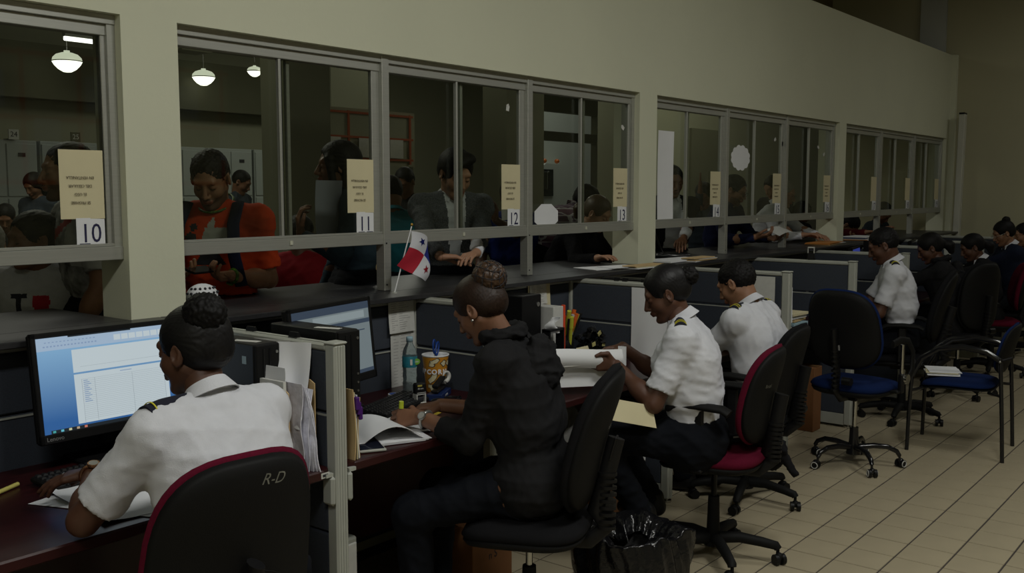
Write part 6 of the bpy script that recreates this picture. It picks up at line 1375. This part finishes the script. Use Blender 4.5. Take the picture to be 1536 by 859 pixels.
# third bay
ps = P2('man in a black suit and pale shirt beside the long sheet of window 14', (6.95, 3.93, 1.78), 230, head=(15, 0, 0), skn=SK_M, hair='crop', top=BLK, sleeve='long', seed=44, h=.013, hh=.006, hands=((6.55, 3.62, 1.27), None), region=lambda a, b, z: np.where((b > .03) & (np.abs(a) < .07), 1, 0), mats=[BLK, W_SHIRT], eyes=False)
for o in ps['root'].children:
    if o.name.startswith('collar'): o.data.materials[0] = W_SHIRT
flat('paper', 'white paper in front of the man in the black suit', [(6.15, 3.50), (6.40, 3.46), (6.44, 3.62), (6.2, 3.70)], ZC+.004, curl=.012)
pr_ = P2('person behind the notice of window 14 with one hand raised to the face', (8.95, 4.7, 1.66), 200, skn=SK_M, hair='short', top=GREYB, sleeve='long', seed=45, h=.016, hh=.010, eyes=False, neckc=False, hands=(None, (8.72, 4.62, 1.70)), handdir=(None, (0, 0, 1)), poles=(None, (-.3, -.3, -1)))
pn = P2('man in a navy shirt with glasses reading papers behind window 15', (7.88, 3.84, 1.71), 274, head=(22, 0, 0), skn=SK_T, hair='short', top=cloth('deep_navy_cotton', (.010, .014, .045)), sleeve='long', seed=46, h=.012, hh=.0055, lean=(6, 14, 26), stubble=True, hands=((7.93, 3.52, 1.30), (7.68, 3.54, 1.32)), curl=(.6, .6), palm=((-.3, .2, 1), (.3, .2, 1)), eyes=False)
glasses(pn)
t = thing('held_sheet', 'white forms in the hands of the man in the navy shirt', 'paper', (7.95, 3.40, 1.33), -.2); MB().grid(lambda a, b: ((a-.5)*.36, (b-.5)*.14, .03*math.sin(a*4)+.05*b), 10, 5, thick=.001).build('leaf', M_paper2, t)
pw = P2('grey-haired man with glasses in a white shirt behind window 16', (8.98, 3.86, 1.68), 276, head=(20, 0, 0), skn=SK_L, hair='crop', hairm=H_GREY, top=W_SHIRT, sleeve='long', seed=47, h=.012, hh=.0055, lean=(10, 20, 30), hands=((8.98, 3.52, 1.29), (8.72, 3.55, 1.30)), palm=((0, 0, -1), (0, 0, -1)), eyes=False, fat=1.1)
glasses(pw)
pc_ = P2('man in profile with dark hair behind the notice of window 15', (10.6, 4.7, 1.75), 160, skn=SK_L, hair='short', top=BLK, seed=48, h=.018, hh=.010, eyes=False, neckc=False)
pd = P2('dark figure stooping behind the grey-haired man at window 16', (10.75, 4.4, 1.46), 320, skn=SK_D, hair='short', top=BLK, sleeve='long', seed=49, h=.018, hh=.010, eyes=False, neckc=False, scale=.95)
pm = P2('person in maroon bending under the rail of the first far window', (10.75, 3.85, 1.33), 262, lean=(30, 60, 70), head=(60, 0, 0), skn=SK_T, hair='crop', top=MAR, sleeve='long', seed=50, h=.014, hh=.008, eyes=False, neckc=False, hands=((10.9, 3.55, 1.27), (10.45, 3.55, 1.27)), hz=.98, scale=.95)
pg = P2('person in a grey-blue shirt leaning at the farthest windows', (12.15, 3.95, 1.44), 262, lean=(10, 20, 30), head=(50, 0, 0), skn=SK_M, hair='short', top=GREYB, sleeve='long', seed=51, h=.016, hh=.009, eyes=False, neckc=False, scale=.95)
# ================================================ far side of the hall
for k in range(9):
    x = 5.0+.86*k
    t = thing('filing_cabinet', '%s pale grey filing cabinet from the left across the hall' % ['first', 'second', 'third', 'fourth', 'fifth', 'sixth', 'seventh', 'eighth', 'ninth'][k], 'cabinet', (x, 13.4, .12), 0, 'filing cabinets across the hall')
    m_ = mat('pale_cabinet_enamel', (.34, .37, .36), .5)
    MB().box((0, 0, 1.13), (.82, .5, 2.24), bev=.01).build('case', m_, t)
    for s in (-1, 1):
        for j in range(3):
            dr = MB().box((s*.20, -.256, .42+.72*j), (.385, .02, .69), bev=.006).build('door', m_, t)
            MB().box((s*.20, -.27, .62+.72*j), (.09, .012, .05)).build('label_slot', M_ink, dr)
for nm, x in (('24', 5.96), ('25', 6.79)):
    t = thing('number_plaque', {'24': 'small white plaque numbered twenty-four above the left cabinets', '25': 'dark plaque numbered twenty-five above the man in profile'}[nm], 'plaque', (x, 13.1, 2.44)); MB().box((0, .02, 0), (.13, .02, .13)).build('plate', M_paper2 if nm == '24' else M_halld, t); text(nm, .095, M_ink if nm == '24' else M_paper2, t, Vector((0, .006, 0)), FACE)
    MB().box((0, .16, -.06), (.02, .27, .02)).build('bracket', M_blackp, t)
for k, (x, y, z, s, la) in enumerate([(6.607, 12.9, 3.42, .19, 'lit glass pendant lamp under the hall ceiling, seen through the leftmost window'), (9.81, 14.56, 3.62, .19, 'lit glass pendant lamp above the head of the man in orange'), (8.2, 11.0, 3.30, .10, 'small lit lamp beside the ducts, seen through window 11'), (7.55, 12.3, 3.98, .17, 'lit pendant lamp cut by the frame of window 11')]):
    if y > 13.5: kk = 13.3/y; x, y, z, s = x*kk, 13.3, 1.7+(z-1.7)*kk, s*kk
    t = thing('pendant_lamp', la, 'lamp', (x, y, z)); gm = emat('lit_glass', (1.0, 1.0, .86), 2.2)
    MB().lathe([(0, -.76*s), (.28*s, -.72*s), (.60*s, -.53*s), (.86*s, -.25*s), (s, 0)], n=24).build('bowl', gm, t)
    MB().lathe([(s, 0), (s*.94, .26*s), (s*.72, .48*s), (.38*s, .60*s), (.2*s, .62*s), (.2*s, .75*s)], n=24).build('shade', emat('lit_upper_glass', (.62, .66, .52), 1.0), t)
    MB().lathe([(s*1.0, -.005), (s*1.05, 0), (s*1.0, .008)], n=24).build('band', M_steel, t)
    MB().cyl((0, 0, .12), (0, 0, 6.0-z), .006, n=6).build('rod', M_steel, t)
t = thing('tube_lamp', 'lit fluorescent tube lamp above the pendant seen through window 10', 'lamp', (6.62, 12.5, 3.66)); MB().cyl((-.24, 0, 0), (.24, 0, 0), .03, n=12).build('tube', emat('lit_tube_white', (1, 1, .95), 2.6), t); MB().box((0, 0, .05), (.5, .08, .05)).build('housing', M_rail, t); MB().cyl((0, 0, .07), (0, 0, 2.34), .006, n=6).build('rod', M_steel, t)
t = thing('air_duct', 'grey ventilation unit under the hall ceiling behind window 11', 'duct', (8.0, 12.2, 3.80)); MB().box((0, 0, 0), (.5, .4, .34), bev=.02).build('casing', M_hall, t); MB().box((0, -.21, 0), (.36, .02, .26)).build('grille', M_halld, t); MB().cyl((.25, 0, .02), (1.1, 0, .02), .15, n=20).build('pipe', M_hall, t)
# added panel imitating orange-taped notices reflected in the window glass
t = thing('reflected_notice_panel', 'added panel imitating reflected orange-taped notices, behind windows 11 and 12', 'reflection panel', (7.95, 8.6, 2.33)); 
for k in range(4): MB().box((-.75+.5*k, 0, 0), (.03, .012, .6)).build('reflected_tape', mat('reflected_tape', (.32, .06, .015), .7), t)
for z in (-.25, .0, .28): MB().box((0, 0, z), (1.6, .014, .025)).build('reflected_tape', mat('reflected_tape', (.32, .06, .015), .7), t)
for k in range(3): MB().box((-.5+.5*k, -.02, -.12), (.22, .004, .22)).build('leaf', M_paper2, t)
MB().box((0, .03, 0), (1.7, .02, .66)).build('panel', M_hall, t); MB().box((-.8, .04, -1.1), (.05, .03, 2.2)).box((.8, .04, -1.1), (.05, .03, 2.2)).build('stand', M_halld, t)
# lorry outside, seen through the far opening behind window 13
t = thing('lorry', 'white lorry with orange roof lamps outside, seen through window 13', 'lorry', (26.2, 19.5, 0)); Wt = mat('white_truck_paint', (.50, .51, .47), .35)
v = None
MB().box((2.2, 1.6, 2.9), (6.0, 2.4, 3.2), bev=.06).build('cargo_box', Wt, t)
MB().prism([(-1.2, .7), (1.0, .7), (1.0, 2.55), (-.55, 2.62), (-.75, 2.5), (-1.15, 1.55)], 2.1, Matrix(((1, 0, 0), (0, 0, -1), (0, 1, 0))), (.1, .8, 0)).build('cab', Wt, t)
MB().prism([(-.68, 2.42), (-.20, 2.42), (-.20, 1.55), (-1.02, 1.55)], .04, Matrix(((1, 0, 0), (0, 0, -1), (0, 1, 0))), (.1, -.27, 0)).build('side_window', mat('dark_lorry_glass', (.01, .015, .015), .08), t)
for x in (-.35, .35): MB().sphere((x, -.1, 2.70), (.09, .09, .08), 10, 8).build('roof_lamp', mat('amber_lamp', (.45, .10, .01), .3), t)
MB().box((-.85, -.55, 2.05), (.10, .28, .62), bev=.04).build('mirror', M_blackp, t); MB().box((-.905, -.55, 2.05), (.012, .22, .54), bev=.005).build('mirror_glass', M_chrome, t); MB().tube([(-.8, -.3, 2.35), (-.85, -.5, 2.4)], .02, n=6).build('mirror_arm', M_blackp, t)
for x in (-.6, 2.4): MB().cyl((x, -.3, .45), (x, 0, .45), .45, n=24).build('wheel', M_blackm, t)
struct(MB().box((24, 24, -.05), (40, 20, .1)).build('ground_outside', mat('asphalt', (.10, .10, .09), .9)))
struct(MB().box((24, 27, 4), (40, .3, 9)).build('wall_outside', mat('outside_wall', (.25, .26, .2), .9)))
area('daylight_outside', (24, 17.5, 7.5), (8, 4), 220, (.95, 1.0, .92), (math.radians(-25), 0, 0))
